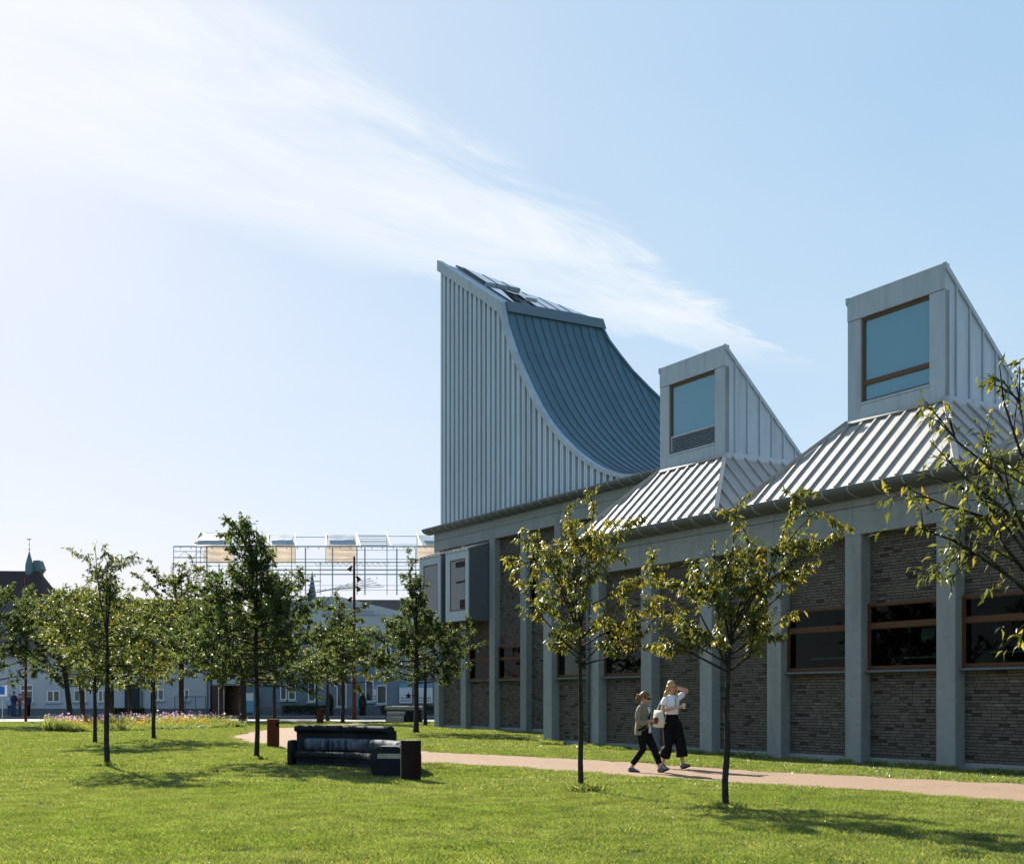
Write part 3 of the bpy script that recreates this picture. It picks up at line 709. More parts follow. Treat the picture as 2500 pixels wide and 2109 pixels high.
# far verge along the diagonal
q = MB()
for i in range(len(curve) - 1):
    a = Vector((L2(curve[i][0]), vdiag(curve[i][0]), curve[i][1])); c = Vector((L2(curve[i + 1][0]), vdiag(curve[i + 1][0]), curve[i + 1][1]))
    q.bar(a, c, 0.12, 0.09, Vector((c.z - a.z, 0, a.x - c.x)) * -1)
q.build('rear_verge', MT['zinc_blue'], sailroof)
# head flashing between skylight and curve
um, zm_ = PRO[0]
sdir = Vector((PRO[0][0] - uA, 0, PRO[0][1] - zA_)).normalized(); snrm = Vector((-sdir.z, 0, sdir.x))
q = MB(); q.prism([(L2(um) + 0.26, 0.13, zm_ - 0.44), (L2(um) + 0.26, vdiag(um) + 0.28, zm_ - 0.44), (L2(um) + 0.12, vdiag(um) + 0.2, zm_ + 0.03), (L2(um) + 0.12, 0.13, zm_ + 0.03)], (-0.4, 0, 0.0)); q.build('head_flashing', MT['zinc_flash'], AUD)
# sloping top: zinc margin and two stepped rows of glazing
q = MB(); q.prism([(L2(uA), -0.14, zA_ + 0.0), (L2(um), -0.14, zm_ + 0.0), (L2(um), vdiag(um), zm_), (L2(uA), 0.02, zA_)], snrm * -0.06); sk = q.build('skylight', MT['zinc'], AUD)
def onS(u, v, h): return Vector((L2(u), v, prof(u))) + snrm * h
def glaze(ua, ub, h, margin, endgap, skip=None):
    step_ = 0.62
    v = margin; k_ = 0
    while v < vdiag(ub) - endgap - 0.1:
        v2 = min(v + step_, vdiag(ub) - endgap)
        # cut by the diagonal at the top
        def utop(v): return max(ua, uA + (v + 0.25) / 0.86)
        u1_, u2_ = utop(v), utop(v2)
        if u1_ < ub - 0.1:
            lift = 0.0
            hh = [h, h, h, h]
            if skip == k_: hh = [h, h + 0.0, h + 0.3, h + 0.3]
            P4 = [onS(u1_, v + 0.02, hh[0]), onS(min(u2_, ub), v2 - 0.02, hh[1]), onS(ub, v2 - 0.02, hh[2]), onS(ub, v + 0.02, hh[3])]
            g = MB(); g.prism(P4, snrm * 0.03); g.build('glass_pane', MT['glass_roof'], sk)
            g = MB(); g.bar(onS(min(u1_ + 0.12, ub - 0.05), v, h), onS(ub, v, h), 0.04, 0.045, snrm); g.build('glazing_bar', MT['zinc_dark'], sk)
            g = MB(); g.prism([P4[3] + snrm * 0.035, P4[2] + snrm * 0.035, P4[2] - snrm * 0.13, P4[3] - snrm * 0.13], sdir * 0.03); g.build('eave_strip', MT['zinc'], sk)
        v = v2; k_ += 1
        if k_ > 30: break
glaze(uA + 0.7, -16.75, 0.13, 0.55, 0.15)
q = MB(); q.prism([onS(uA + 0.4, 0.5, 0.02), onS(-16.8, 0.5, 0.02), onS(-16.8, vdiag(-16.8) - 0.2, 0.02)], snrm * 0.08); q.build('kerb_upstand', MT['zinc_dark'], sk)
glaze(-16.6, -14.25, 0.03, 0.5, 0.75, skip=1)

# flat rusty-red etc. continue below
# ================================================================== BACKGROUND STREET
def bwin(parent, Y, x0, x1, y0, y1, depth=0.12, bars=1, pane='pane_warm', rows=1, wallY=None):
    """window of a far building given by its outline in the photograph; frame with panes"""
    a, c = D(x0, y1, Y), D(x1, y0, Y)
    fw = 0.07; b = MB()
    ox = parent.location
    X0, X1, Z0, Z1 = a.x - ox.x, c.x - ox.x, a.z - ox.z, c.z - ox.z; yy = Y - ox.y
    b.box(X0, X1, yy - 0.03, yy + 0.05, Z0, Z0 + fw); b.box(X0, X1, yy - 0.03, yy + 0.05, Z1 - fw, Z1)
    b.box(X0, X0 + fw, yy - 0.03, yy + 0.05, Z0 + fw, Z1 - fw); b.box(X1 - fw, X1, yy - 0.03, yy + 0.05, Z0 + fw, Z1 - fw)
    for k in range(1, bars + 1):
        xm = X0 + (X1 - X0) * k / (bars + 1); b.box(xm - 0.05, xm + 0.05, yy - 0.03, yy + 0.05, Z0 + fw, Z1 - fw)
    if rows == 2:
        zm = Z0 + (Z1 - Z0) * 0.66
        for k in range(bars + 1):
            xa = X0 + (X1 - X0) * k / (bars + 1) + 0.07; xb = X0 + (X1 - X0) * (k + 1) / (bars + 1) - 0.07
            b.box(xa, xb, yy - 0.03, yy + 0.05, zm - 0.05, zm + 0.05)
    wn = b.build('window', MT['white_paint'], parent)
    for k in range(bars + 1):
        xa = X0 + (X1 - X0) * k / (bars + 1) + 0.05; xb = X0 + (X1 - X0) * (k + 1) / (bars + 1) - 0.05
        q = MB(); q.box(xa, xb, yy + 0.0, yy + 0.02, Z0 + 0.05, Z1 - 0.05); q.build('pane', MT[pane], wn)
    q = MB(); q.box(X0 - 0.12, X1 + 0.12, yy - 0.12, yy + 0.02, Z0 - 0.12, Z0 - 0.03); q.build('sill', MT['white_wall'], wn)
    return wn
MT['pane_warm'] = mat('pane_warm', (0.16, 0.14, 0.11), 0.12, 0.5, 1.3, spec=0.4)
MT['pane_dark'] = mat('pane_dark', (0.03, 0.045, 0.055), 0.08, 0.4, 1.0, spec=0.5)
MT['poster'] = mat('poster', (0.62, 0.66, 0.7), 0.6, 0.05, 1)
MT['blue_sheet'] = mat('blue_sheet', (0.16, 0.33, 0.45), 0.5, 0.1, 2)
YB = 93.0
def wallbox(parent, name, x0, x1, z0, z1, y0, y1, m):
    b = MB(); b.box(x0, x1, y0, y1, z0, z1); return b.build(name, m, parent)
def X_at(px_, Y): return (px_ - CX) / F * Y

# ---- long white house on the left
LB = empty('white_house', (0, 0, 0), label='long white rendered house with grey plinth and dark roof behind the left trees', category='building')
xa, xb = X_at(-120, YB), X_at(512, YB)
wallbox(LB, 'wall', xa, xb, 0.62, 4.6, YB, YB + 9, MT['white_wall'])
wallbox(LB, 'plinth', xa, xb, 0.0, 0.615, YB - 0.06, YB + 8.9, MT['plinth'])
b = MB(); b.prism([(xa - 0.3, YB - 0.45, 4.45), (xa - 0.3, YB + 4.5, 9.0), (xa - 0.3, YB + 9.4, 4.45)], (xb - xa + 0.3, 0, 0)); b.build('roof', MT['roof_dark'], LB)
for (x0, x1, y0, y1, rw) in [(50, 81, 1671, 1713, 2), (115, 146, 1685, 1713, 1), (180, 210, 1684, 1712, 1), (240, 262, 1684, 1712, 1), (372, 400, 1682, 1709, 1), (440, 462, 1682, 1709, 1)]:
    bwin(LB, YB - 0.02, x0, x1, y0, y1, rows=rw)
dr = MB(); a, c = D(305, 1735, YB), D(341, 1672, YB); dr.box(a.x, c.x, YB - 0.08, YB + 0.02, 0.3, c.z); dr = dr.build('door', MT['dark_green'], LB)
for k in range(3):
    for j in range(2):
        q = MB(); wx = (c.x - a.x) / 2; q.box(a.x + wx * j + 0.08, a.x + wx * (j + 1) - 0.08, YB - 0.10, YB - 0.078, 0.45 + k * 0.62, 0.95 + k * 0.62); q.build('door_panel', MT['dark_green'], dr)
q = MB(); q.box(a.x - 0.2, c.x + 0.2, YB - 0.7, YB - 0.07, 0.0, 0.28); q.build('door_step', MT['concrete'], LB)
for xx in (346, 513 - 6):
    q = MB(); p = D(xx, 1700, YB - 0.1); q.tube([(p.x, YB - 0.1, 0.1), (p.x, YB - 0.1, 4.4)], 0.06, 8); q.build('drain_pipe', MT['zinc_dark'], LB)
q = MB(); q.tube([(D(430, 1, YB).x, YB - 0.35, 1.5 + 0 * 1), (D(505, 1, YB).x, YB - 0.35, 1.5)], 0.03, 6)
for xx in (430, 455, 480, 505): q.tube([(D(xx, 1, YB).x, YB - 0.35, 0.05), (D(xx, 1, YB).x, YB - 0.35, 1.5)], 0.03, 6)
q.build('railing', MT['zinc_dark'], LB)

# ---- gateway between the houses: dark passage, bright yard behind
GW = empty('gateway', (X_at(555, YB), YB, 0), label='dark covered passage between the two white houses with a sunlit yard beyond', category='gateway')
gx0, gx1 = X_at(516, YB) - GW.location.x, X_at(602, YB) - GW.location.x
zt_ = D(0, 1672, YB).z
wallbox(GW, 'wall', gx0, gx1, zt_, 6.6, 0.2, 8.5, MT['white_wall'])
wallbox(GW, 'side_wall', gx0, gx0 + 0.5, 0, zt_ - 0.002, 0.1, 8.4, MT['roof_red'])
wallbox(GW, 'side_wall', gx0 + 0.5, gx0 + 0.9, 0, zt_ - 0.002, 0.0, 0.35, MT['cream'])
wallbox(GW, 'side_wall', gx1 - 0.25, gx1, 0, zt_ - 0.002, 0.1, 8.4, MT['roof_red'])
wallbox(GW, 'yard_paving', gx0 + 0.5, gx1, 0.0, 0.02, 9.0, 17.0, MT['cream'])
wallbox(GW, 'rear_wall', gx0 - 2, gx1 + 2, 0.0, 6.0, 19.0, 19.4, MT['roof_red'])

# ---- white shop house on the right with the roof under repair
RB = empty('shop_house', (0, 0, 0), label='white two storey shop house with display windows under the scaffold', category='building')
ra, rb = X_at(602, YB), X_at(1150, YB)
z2 = D(0, 1510, YB).z
MT['shaded_shop_wall'] = mat('shaded_shop_wall', (0.17, 0.215, 0.26), 0.8, 0.12, 0.6, dark=(0.11, 0.14, 0.17), dscale=0.4, damt=0.6)  # white wall darkened: its shade is put into the colour
wallbox(RB, 'wall', ra, rb, D(0, 1551, YB).z, z2, YB, YB + 9, MT['white_wall']); wallbox(RB, 'shaded_shop_wall', ra, rb, 0.7, D(0, 1551, YB).z - 0.002, YB, YB + 9, MT['shaded_shop_wall'])
wallbox(RB, 'plinth', ra, rb, 0.0, 0.695, YB - 0.05, YB + 8.9, MT['plinth'])
wallbox(RB, 'cornice', ra, rb, D(0, 1556, YB).z, D(0, 1546, YB).z, YB - 0.3, YB - 0.002, MT['zinc_dark'])
rp = [D(x, y, YB) for x, y in ((700, 1470), (768, 1456), (830, 1456), (960, 1488), (1060, 1512), (700, 1512))]
b = MB(); b.prism([(p.x, YB + 0.1, p.z) for p in rp], (0, 5, 0)); b.build('gable_sheet', MT['white_wall'], RB)
b = MB(); b.prism([(ra - 0.3, YB + 3.2, z2 - 0.3), (ra - 0.3, YB + 6.5, 9.15), (ra - 0.3, YB + 9.4, z2 - 0.3)], (rb - ra + 0.3, 0, 0)); b.build('roof', MT['roof_dark'], RB)
for k in range(5):
    y = 1462 + k * 9; p, q_ = D(772 + k * 4, y, YB), D(835 + k * 26, y + 3, YB)
    q = MB(); q.tube([(p.x, YB - 0.02, p.z), (q_.x, YB - 0.02, q_.z)], 0.035, 5); q.build('batten', MT['steel'], RB)
for (x0, x1, y0, y1) in [(752, 770, 1665, 1712), (822, 846, 1668, 1725), (892, 912, 1660, 1712), (920, 944, 1672, 1718), (684, 700, 1670, 1708), (704, 722, 1670, 1708)]:
    bwin(RB, YB - 0.02, x0, x1, y0, y1, pane='pane_dark', bars=0)
for (x0, x1) in [(640, 660), (700, 722), (768, 790), (820, 844), (890, 914), (930, 955)]:
    bwin(RB, YB - 0.02, x0, x1, 1572, 1612, pane='pane_dark', bars=1)
# poster boards by the shop door with a star mark and lines of print
def poster(x0, x1, y0, y1, star):
    a, c = D(x0, y1, YB - 0.1), D(x1, y0, YB - 0.1)
    q = MB(); q.box(a.x, c.x, YB - 0.14, YB - 0.08, a.z, c.z); po = q.build('poster_board', MT['poster'], RB)
    h_ = c.z - a.z; w_ = c.x - a.x
    q = MB(); q.box(a.x, c.x, YB - 0.15, YB - 0.142, c.z - 0.06, c.z + 0.25); q.build('poster_header', MT['blue_sheet'], po)
    if star:
        cx, cz = a.x + w_ * 0.72, a.z + h_ * 0.45; pts = []
        for k in range(10):
            r = 0.30 if k % 2 == 0 else 0.11; t = math.pi / 2 + math.pi * k / 5; pts.append((cx + r * math.cos(t), YB - 0.146, cz + r * math.sin(t)))
        q = MB(); q.prism(pts, (0, 0.004, 0)); q.build('star', MT['black'], po)
        q = MB(); q.tube([(cx + 0.36, YB - 0.146, cz), (cx + 0.36, YB - 0.142, cz)], 0.11, 10); q.build('red_dot', mat('red_print', (0.4, 0.03, 0.05), 0.6, 0.1), po)
    for k in range(2):
        for j in range(7):
            q = MB(); q.box(a.x + w_ * (0.1 + j * 0.12), a.x + w_ * (0.17 + j * 0.12), YB - 0.146, YB - 0.142, a.z + 0.14 + 0.2 * k, a.z + 0.25 + 0.2 * k); q.build('print_mark', MT['plinth'], po)
poster(975, 1006, 1676, 1716, True); poster(1020, 1056, 1676, 1716, False); poster(911, 919, 1680, 1712, False)
# blue site sheet beside the passage
a, c = D(598, 1728, YB - 0.6), D(620, 1690, YB - 0.6)
b = MB(); b.box(a.x, c.x, YB - 0.65, YB - 0.55, 0.35, c.z); sb = b.build('site_sign', MT['blue_sheet'], None, label='light blue board standing beside the dark passage', category='sign')
for s in (0.05, 0.95):
    q = MB(); xx = a.x + (c.x - a.x) * s; q.box(xx - 0.03, xx + 0.03, YB - 0.549, YB - 0.5, 0, c.z); q.build('post', MT['steel'], sb)
b = MB(); b.box(a.x + 0.03, c.x - 0.03, YB - 0.66, YB - 0.652, c.z - 0.6, c.z - 0.05); b.build('sign_panel', MT['poster'], sb)

# ---- clipped dark bushes by the shop wall, low hedge
HEDGE = leafmat('hedge_leaf', [(0, (0.012, 0.028, 0.012)), (1, (0.03, 0.06, 0.02))], 0.25)
def leaf_cloud(n, fn, ll, rnd, tones=None):
    P = np.array([fn(rnd) for _ in range(n)])
    return P
def bush_mesh(n, rx, ry, h_, z0, seed, ll=0.10, box=False, mat_=None):
    r = np.random.default_rng(seed)
    if box:
        P = np.stack([r.uniform(-rx, rx, n), r.uniform(-ry, ry, n), z0 + h_ * np.sqrt(r.uniform(0, 1, n))], 1)
    else:
        d = r.normal(size=(n, 3)); d /= np.linalg.norm(d, axis=1)[:, None]; d *= r.uniform(0.6, 1.0, (n, 1)) ** 0.5
        P = d * np.array([rx, ry, h_ / 2]) + np.array([0, 0, z0 + h_ / 2])
    A = r.normal(size=(n, 3)); A /= np.linalg.norm(A, axis=1)[:, None]; B = np.cross(A, r.normal(size=(n, 3))); B /= np.linalg.norm(B, axis=1)[:, None]
    V = np.stack([P - A * ll * .5, P + B * ll * .28, P + A * ll * .5, P - B * ll * .28], 1).reshape(-1, 3)
    FA = np.arange(4 * n).reshape(-1, 4)
    return new_mesh('foliage', V, FA.tolist(), mat_ or HEDGE, tones=r.uniform(0, 1, n))
for k, (xx, lab) in enumerate([(805, 'clipped dark round bush beside the thin trunk near the rusty bin'), (885, 'clipped dark round bush right of the tall rusty lamp pole')]):
    e = empty('round_bush', (X_at(xx, 91.6), 91.6, 0.11), label=lab, category='bush', group='bushes by the shop wall')
    link('foliage', bush_mesh(1500, 0.28, 0.28, 1.35, 0.25, 40 + k), e); q = MB(); q.tube([(0, 0, 0), (0, 0, 0.6)], 0.05, 6); q.build('stem', MT['bark'], e)
    q = MB(); q.tube([(0, 0, 0), (0, 0, 0.35)], [0.22, 0.27], 10); q.build('pot', MT['black'], e)
for k, (x0, x1, lab) in enumerate([(282, 352, 'low dark planting under the green door of the white house'), (690, 800, 'low dark hedge along the shop house left of the lamp pole'), (930, 1062, 'low dark hedge behind the far concrete sofa')]):
    p0, p1 = X_at(x0, 91.4), X_at(x1, 91.4)
    e = link('hedge', bush_mesh(2600, (p1 - p0) / 2, 0.35, 0.75 if k else 0.55, 0.0, 50 + k, 0.13, True), None, ((p0 + p1) / 2, 91.3, 0.11), label=lab, category='hedge')

# ---- scaffold and tarpaulin frames over the roof
YS = 101.0
SC = empty('scaffold', (0, 0, 0), label='tall pale scaffold with tarpaulin frames rising over the dark roof', category='scaffold')
def pole(name, x0, y0, x1, y1, r=0.05, Y=YS, m='steel', Y2=None):
    p, q_ = D(x0, y0, Y), D(x1, y1, Y2 or Y); b = MB(); b.tube([p, q_], r, 5); return b.build(name, MT[m], SC)
base_y = 1452
for x, yt in [(424, 1333), (479, 1330), (505, 1334), (535, 1376), (579, 1330), (625, 1334), (665, 1334), (712, 1334), (746, 1337), (782, 1372), (812, 1337), (872, 1330), (891, 1337), (945, 1334), (969, 1338), (1015, 1338)]:
    pole('standard', x, base_y, x, yt, 0.06 if x in (505, 535, 746, 812, 891, 969) else 0.035)
for y, x0, x1, r in [(1334, 424, 1062, 0.06), (1346, 424, 510, 0.03), (1361, 424, 508, 0.045), (1372.5, 462, 1060, 0.05), (1391, 600, 1060, 0.06), (1402, 505, 1060, 0.055), (1418, 505, 570, 0.04), (1419, 710, 784, 0.05), (1429, 505, 1010, 0.02), (1440, 505, 1010, 0.02), (1381, 505, 1062, 0.022), (1365, 715, 1062, 0.025), (1343, 830, 1010, 0.022), (1311, 715, 795, 0.03), (1308, 872, 945, 0.03), (1316, 872, 945, 0.02), (1322, 872, 945, 0.025), (1331, 872, 945, 0.02), (1309, 947, 1018, 0.03), (1329, 947, 1018, 0.02)]:
    pole('ledger', x0, y, x1, y, r)
for x in range(440, 1050, 13):                       # short clamps hanging on the top ledger and lattice truss
    if x % 2 == 0: pole('clamp', x, 1334, x, 1340, 0.035)
for x in range(768, 945, 14): pole('truss_diagonal', x, 1373, x + 7, 1382, 0.02); pole('truss_diagonal', x + 7, 1382, x + 14, 1373, 0.02)
for x in range(433, 505, 36): pole('brace', x, 1362, x + 18, 1346, 0.02); pole('brace', x + 18, 1346, x + 36, 1362, 0.02)
for k in range(5): pole('ramp_rail', 752 + k * 9, 1452 - k * 3, 905 + k * 8, 1412 + k * 5, 0.028)
for k in range(9): pole('ramp_post', 775 + k * 18, 1447 - k * 4, 777 + k * 18, 1438 - k * 4, 0.018)
MT['tarp_white'] = leafmat('tarp_white', [(0, (0.40, 0.45, 0.52)), (1, (0.50, 0.54, 0.58))], 0.45, 0.5, 0.2, (1, 1, 1))
MT['tarp_beige'] = leafmat('tarp_beige', [(0, (0.36, 0.31, 0.265)), (1, (0.40, 0.35, 0.30))], 0.45, 0.6, 0.2, (1.0, 0.98, 0.95))
MT['tarp_blue'] = leafmat('tarp_blue', [(0, (0.25, 0.38, 0.58)), (1, (0.3, 0.45, 0.62))], 0.5, 0.5, 0.3, (1, 1, 1))
def sheet(name, quad, m, nx=14, ny=10, amp=0.12, seed=0):
    r = random.Random(seed); ph = [r.uniform(0, 6) for _ in range(4)]
    q = [Vector(p) for p in quad]; vs = []; fs = []
    for j in range(ny + 1):
        for i in range(nx + 1):
            s, t = i / nx, j / ny
            p = q[0].lerp(q[1], s).lerp(q[3].lerp(q[2], s), t)
            wv = amp * (math.sin(t * 17 + ph[0] + s * 1.5) * 0.5 + math.sin(t * 31 + ph[1] + 2 * s) * 0.3 + math.sin(s * 9 + ph[2]) * 0.3) * math.sin(math.pi * s) ** 0.4
            vs.append(p + Vector((0, wv, wv * 0.5)))
    for j in range(ny):
        for i in range(nx): a = j * (nx + 1) + i; fs.append((a, a + 1, a + nx + 2, a + nx + 1))
    return link(name, new_mesh(name, vs, fs, m, True, tones=[r.random() for _ in fs]), SC)
for k, (xl, xr, lean, has) in enumerate([(490, 571, -20, True), (655, 720, 0, True), (796, 870, 0, True), (872, 944, 8, False), (1018, 1092, 12, True)]):
    yt = 1297 if k == 0 else 1303
    e0, e1 = (xl + lean, 1320), (xr + (lean if k else -17), 1320)
    pole('tent_frame', xl, yt, e0[0], 1332, 0.05, YS + 2, 'white_paint', YS - 1.0); pole('tent_frame', xr, yt, e1[0] + 3, 1332, 0.05, YS + 2, 'white_paint', YS - 1.0)
    pole('tent_frame', xl, yt, xl - 1, 1376, 0.04, YS + 2, 'white_paint'); pole('tent_frame', xr, yt, xr + 1, 1376, 0.04, YS + 2, 'white_paint')
    for j in range(6):
        yy = yt + 4 + j * 4.6; f_ = j / 6; pole('purlin', xl + (e0[0] - xl) * f_, yy, xr + (e1[0] - xr) * f_, yy, 0.022, YS + 2 - 3 * f_)
    if has:
        sheet('roof_tarpaulin', [D(e0[0], 1331, YS - 1.1), D(e1[0], 1331, YS - 1.1), D(xr, yt + 3, YS + 1.9), D(xl, yt + 3, YS + 1.9)], MT['tarp_white'], amp=0.2, seed=k)
        sheet('roof_tarpaulin', [D(e0[0] + 4, 1319, YS - 0.3), D(e1[0] - 8, 1318, YS - 0.3), D(xr - 6, yt + 9, YS + 1.5), D(xl + 8, yt + 9, YS + 1.5)], MT['tarp_blue'], amp=0.14, seed=k + 20)
        sheet('hanging_tarpaulin', [D(xl + (6 if k == 0 else 1), 1374, YS + 2.2), D(xr, 1375, YS + 2.2), D(xr, 1331, YS + 2.1), D(xl + (8 if k == 0 else 1), 1331, YS + 2.1)], MT['tarp_beige'], amp=0.15, seed=k + 40)

# ---- distant spire between the scaffold bays, church on the far left
def spire(name, label, parent_loc, prof_pts, m, sides=4, rot=math.pi / 4, extra=True):
    e = empty(name, parent_loc, label=label, category='spire' if name == 'distant_spire' else 'church')
    return e
Yc = 260.0
e = empty('distant_spire', D(762, 1450, Yc), label='distant dark blue pointed spire seen through the scaffold', category='spire')
z0 = e.location.z
b = MB(); b.tube([(0, 0, -6), (0, 0, 0), (0.02, 0, 2.2), (0, 0, 4.7)], [0.9, 0.85, 0.45, 0.04], 8); b.build('steeple', mat('slate_blue', (0.09, 0.13, 0.2), 0.6, 0.1), e)
b = MB(); b.tube([(0, 0, -z0), (0, 0, -6)], 0.95, 8); b.build('tower', MT['roof_red'], e)
Yc = 190.0
CH = empty('church', (X_at(40, Yc), Yc, 0), label='brick church with steep dark roof and green copper spire behind the far left trees', category='church')
c0 = CH.location
def Dl(x, y, Y=Yc): p = D(x, y, Y); return (p.x - c0.x, p.y - c0.y, p.z)
def Dm(x, y, off): p = D(x, y, Yc + off); return (p.x - c0.x, off, p.z)
b = MB(); b.prism([Dl(-80, 1700), Dl(118, 1700), Dl(118, 1500), Dl(-80, 1500)], (0, 12, 0)); b.build('nave_wall', MT['roof_red'], CH)
r1, r2 = Dl(-80, 1500), Dl(114, 1500); r3, r4 = Dm(97, 1394, 7), Dm(-80, 1392.5, 7)
b = MB(); b.add([r1, r2, r3, r4, (r1[0], r1[1] + 14, r1[2]), (r2[0], r2[1] + 14, r2[2])], [(0, 1, 2, 3), (3, 2, 5, 4), (1, 5, 2)]); b.build('nave_roof', mat('church_tile', (0.055, 0.038, 0.04), 0.8, 0.2, 0.8), CH)
gs = [(97, 1394), (101, 1420), (104, 1421), (105, 1440), (110, 1455), (114, 1470), (118, 1500), (95, 1500), (92, 1420)]
b = MB(); b.prism([Dm(x, y, 6.2) for x, y in gs][::-1], (0, 1.4, 0)); b.build('stepped_gable', MT['roof_red'], CH)
sp = Dm(71.5, 1396, 7); stp = Dm(72.5, 1345, 7)
b = MB(); b.tube([(sp[0], 7, sp[2] - 1), (sp[0], 7, sp[2] + 1.2), (sp[0], 7, stp[2])], [0.68, 0.58, 0.04], 8); b.build('spire', MT['copper'], CH)
b = MB(); q_ = Dm(72.5, 1341, 7); b.tube([(sp[0], 7, stp[2] - 0.1), (sp[0], 7, Dm(72, 1316, 7)[2])], 0.035, 6); b.ball((sp[0], 7, q_[2]), 0.12); b.ball((sp[0], 7, Dm(72, 1329, 7)[2]), 0.08)
vz = Dm(72, 1317, 7)[2]; b.prism([(sp[0] - 0.3, 7, vz), (sp[0] + 0.2, 7, vz - 0.05), (sp[0] + 0.25, 7, vz + 0.12), (sp[0] - 0.05, 7, vz + 0.1), (sp[0] - 0.3, 7, vz + 0.2)], (0, 0.03, 0)); b.build('weathercock', MT['black'], CH)
tq = [Dm(81, 1368, 7.4), Dm(94, 1367, 7.4), Dm(102, 1390, 7.4), Dm(98, 1391, 7.4), Dm(98, 1396, 7.4), Dm(76, 1396, 7.4)]
b = MB(); b.prism(tq[::-1], (0, 2, 0)); b.build('ridge_turret', MT['copper'], CH)
# house with red roof and pale gable in front of the church
HH = empty('gabled_house', (X_at(25, 120), 120, 0), label='small cream gabled house with dull red roof in front of the church', category='house')
c0 = HH.location
gd = [Dl(-40, 1640, 120), Dl(33, 1640, 120), Dl(33, 1505, 120), Dl(12, 1484, 120), Dl(-10, 1494, 120), Dl(-40, 1520, 120)]
b = MB(); b.prism([(p[0], 0, p[2] if p[2] > 4.5 else 0) for p in gd][::-1], (0, 6, 0)); b.build('gable_wall', MT['cream'], HH)
rf = [Dl(22, 1512, 118), Dl(60, 1488, 118), Dl(75, 1500, 118), Dl(30, 1535, 118)]
b = MB(); b.prism([(p[0], -2, p[2]) for p in rf][::-1], (0, 5, 0)); b.build('roof', MT['roof_red'], HH)
rf = [Dl(18, 1545, 112), Dl(75, 1496, 112), Dl(76, 1499, 112), Dl(19, 1549, 112)]
b = MB(); b.prism([(p[0], -6, p[2]) for p in rf][::-1], (0, 0.6, 0)); b.build('bargeboard', MT['white_paint'], HH)
rf = [Dl(19, 1549, 112), Dl(76, 1499, 112), Dl(90, 1560, 112), Dl(19, 1560, 112)]
b = MB(); b.prism([(p[0], -5.9, p[2]) for p in rf][::-1], (0, 5, 0)); b.build('roof', MT['roof_dark'], HH)
wallbox(HH, 'wall', Dl(15, 1, 112)[0], Dl(95, 1, 112)[0], 0, Dl(0, 1560, 112)[2], -5.5, -1.5, MT['white_wall'])

# ================================================================== STREET FURNITURE
def lamp_pole(x, ybase, ytop, lights, label, r=0.085):
    p = G(x, ybase); Y = p.y; hh = D(x, ytop, Y).z
    e = empty('lamp_pole', p, label=label, category='lamp post', group='rusty lamp poles')
    b = MB(); b.tube([(0, 0, 0), (0, 0, hh * 0.45), (0, 0, hh)], [r, r * 0.85, r * 0.6], 10); b.build('pole', MT['rust'], e, smooth=True)
    b = MB(); b.tube([(0, 0, 0), (0, 0, 0.04)], r * 1.9, 10); b.build('foot_plate', MT['rust'], e)
    for (yy, s) in lights:
        z = D(x, yy, Y).z; b = MB(); b.tube([(s * 0.05, 0, z + 0.1), (s * 0.2, 0, z + 0.08)], 0.025, 6)
        b.tube([(s * 0.16, 0, z + 0.16), (s * 0.22, 0, z + 0.07), (s * 0.33, 0, z - 0.13)], [0.05, 0.085, 0.16], 10); b.build('spotlight', MT['rust'], e, smooth=True)
    return e
lamp_pole(63, 1762.6, 1410, [(1437, 1), (1460, 1), (1486, 1)], 'tall rusty lamp pole at the far left in front of the white house')
lamp_pole(864.6, 1757, 1358, [(1388, -1), (1412, 1), (1437, 1), (1463, -1), (1488, 1)], 'tall rusty lamp pole with bell spotlights in front of the scaffolded house', 0.12)
def post(x, yb, yt, label, m='black', r=0.07):
    p = G(x, yb); e = empty('slim_post', p, label=label, category='post'); b = MB(); hh = D(x, yt, p.y).z
    b.tube([(0, 0, 0), (0, 0, hh)], [r, r * 0.7], 8); b.build('pole', MT[m], e); b = MB(); b.tube([(0, 0, hh), (0, 0, hh + 0.1)], r * 1.3, 8); b.build('cap', MT[m], e)
post(773, 1752, 1640, 'slim dark post behind the small rusty bin'); post(370, 1752, 1610, 'slim dark green post beside the green door')
# blue parking sign at the far left edge
p = G(6, 1756); e = empty('parking_sign', p, label='blue and white street sign on a thin post at the left edge', category='sign')
hh = D(6, 1672, p.y).z; b = MB(); b.tube([(0, 0, 0), (0, 0, hh)], 0.03, 8); b.build('post', MT['steel'], e)
b = MB(); b.box(-0.32, 0.32, -0.05, -0.031, hh - 0.72, hh); b.build('sign_board', MT['white_paint'], e); b = MB(); b.box(-0.27, 0.17, -0.056, -0.051, hh - 0.62, hh - 0.08); b.build('sign_face', mat('sign_blue', (0.03, 0.12, 0.42), 0.4, 0.05), e)

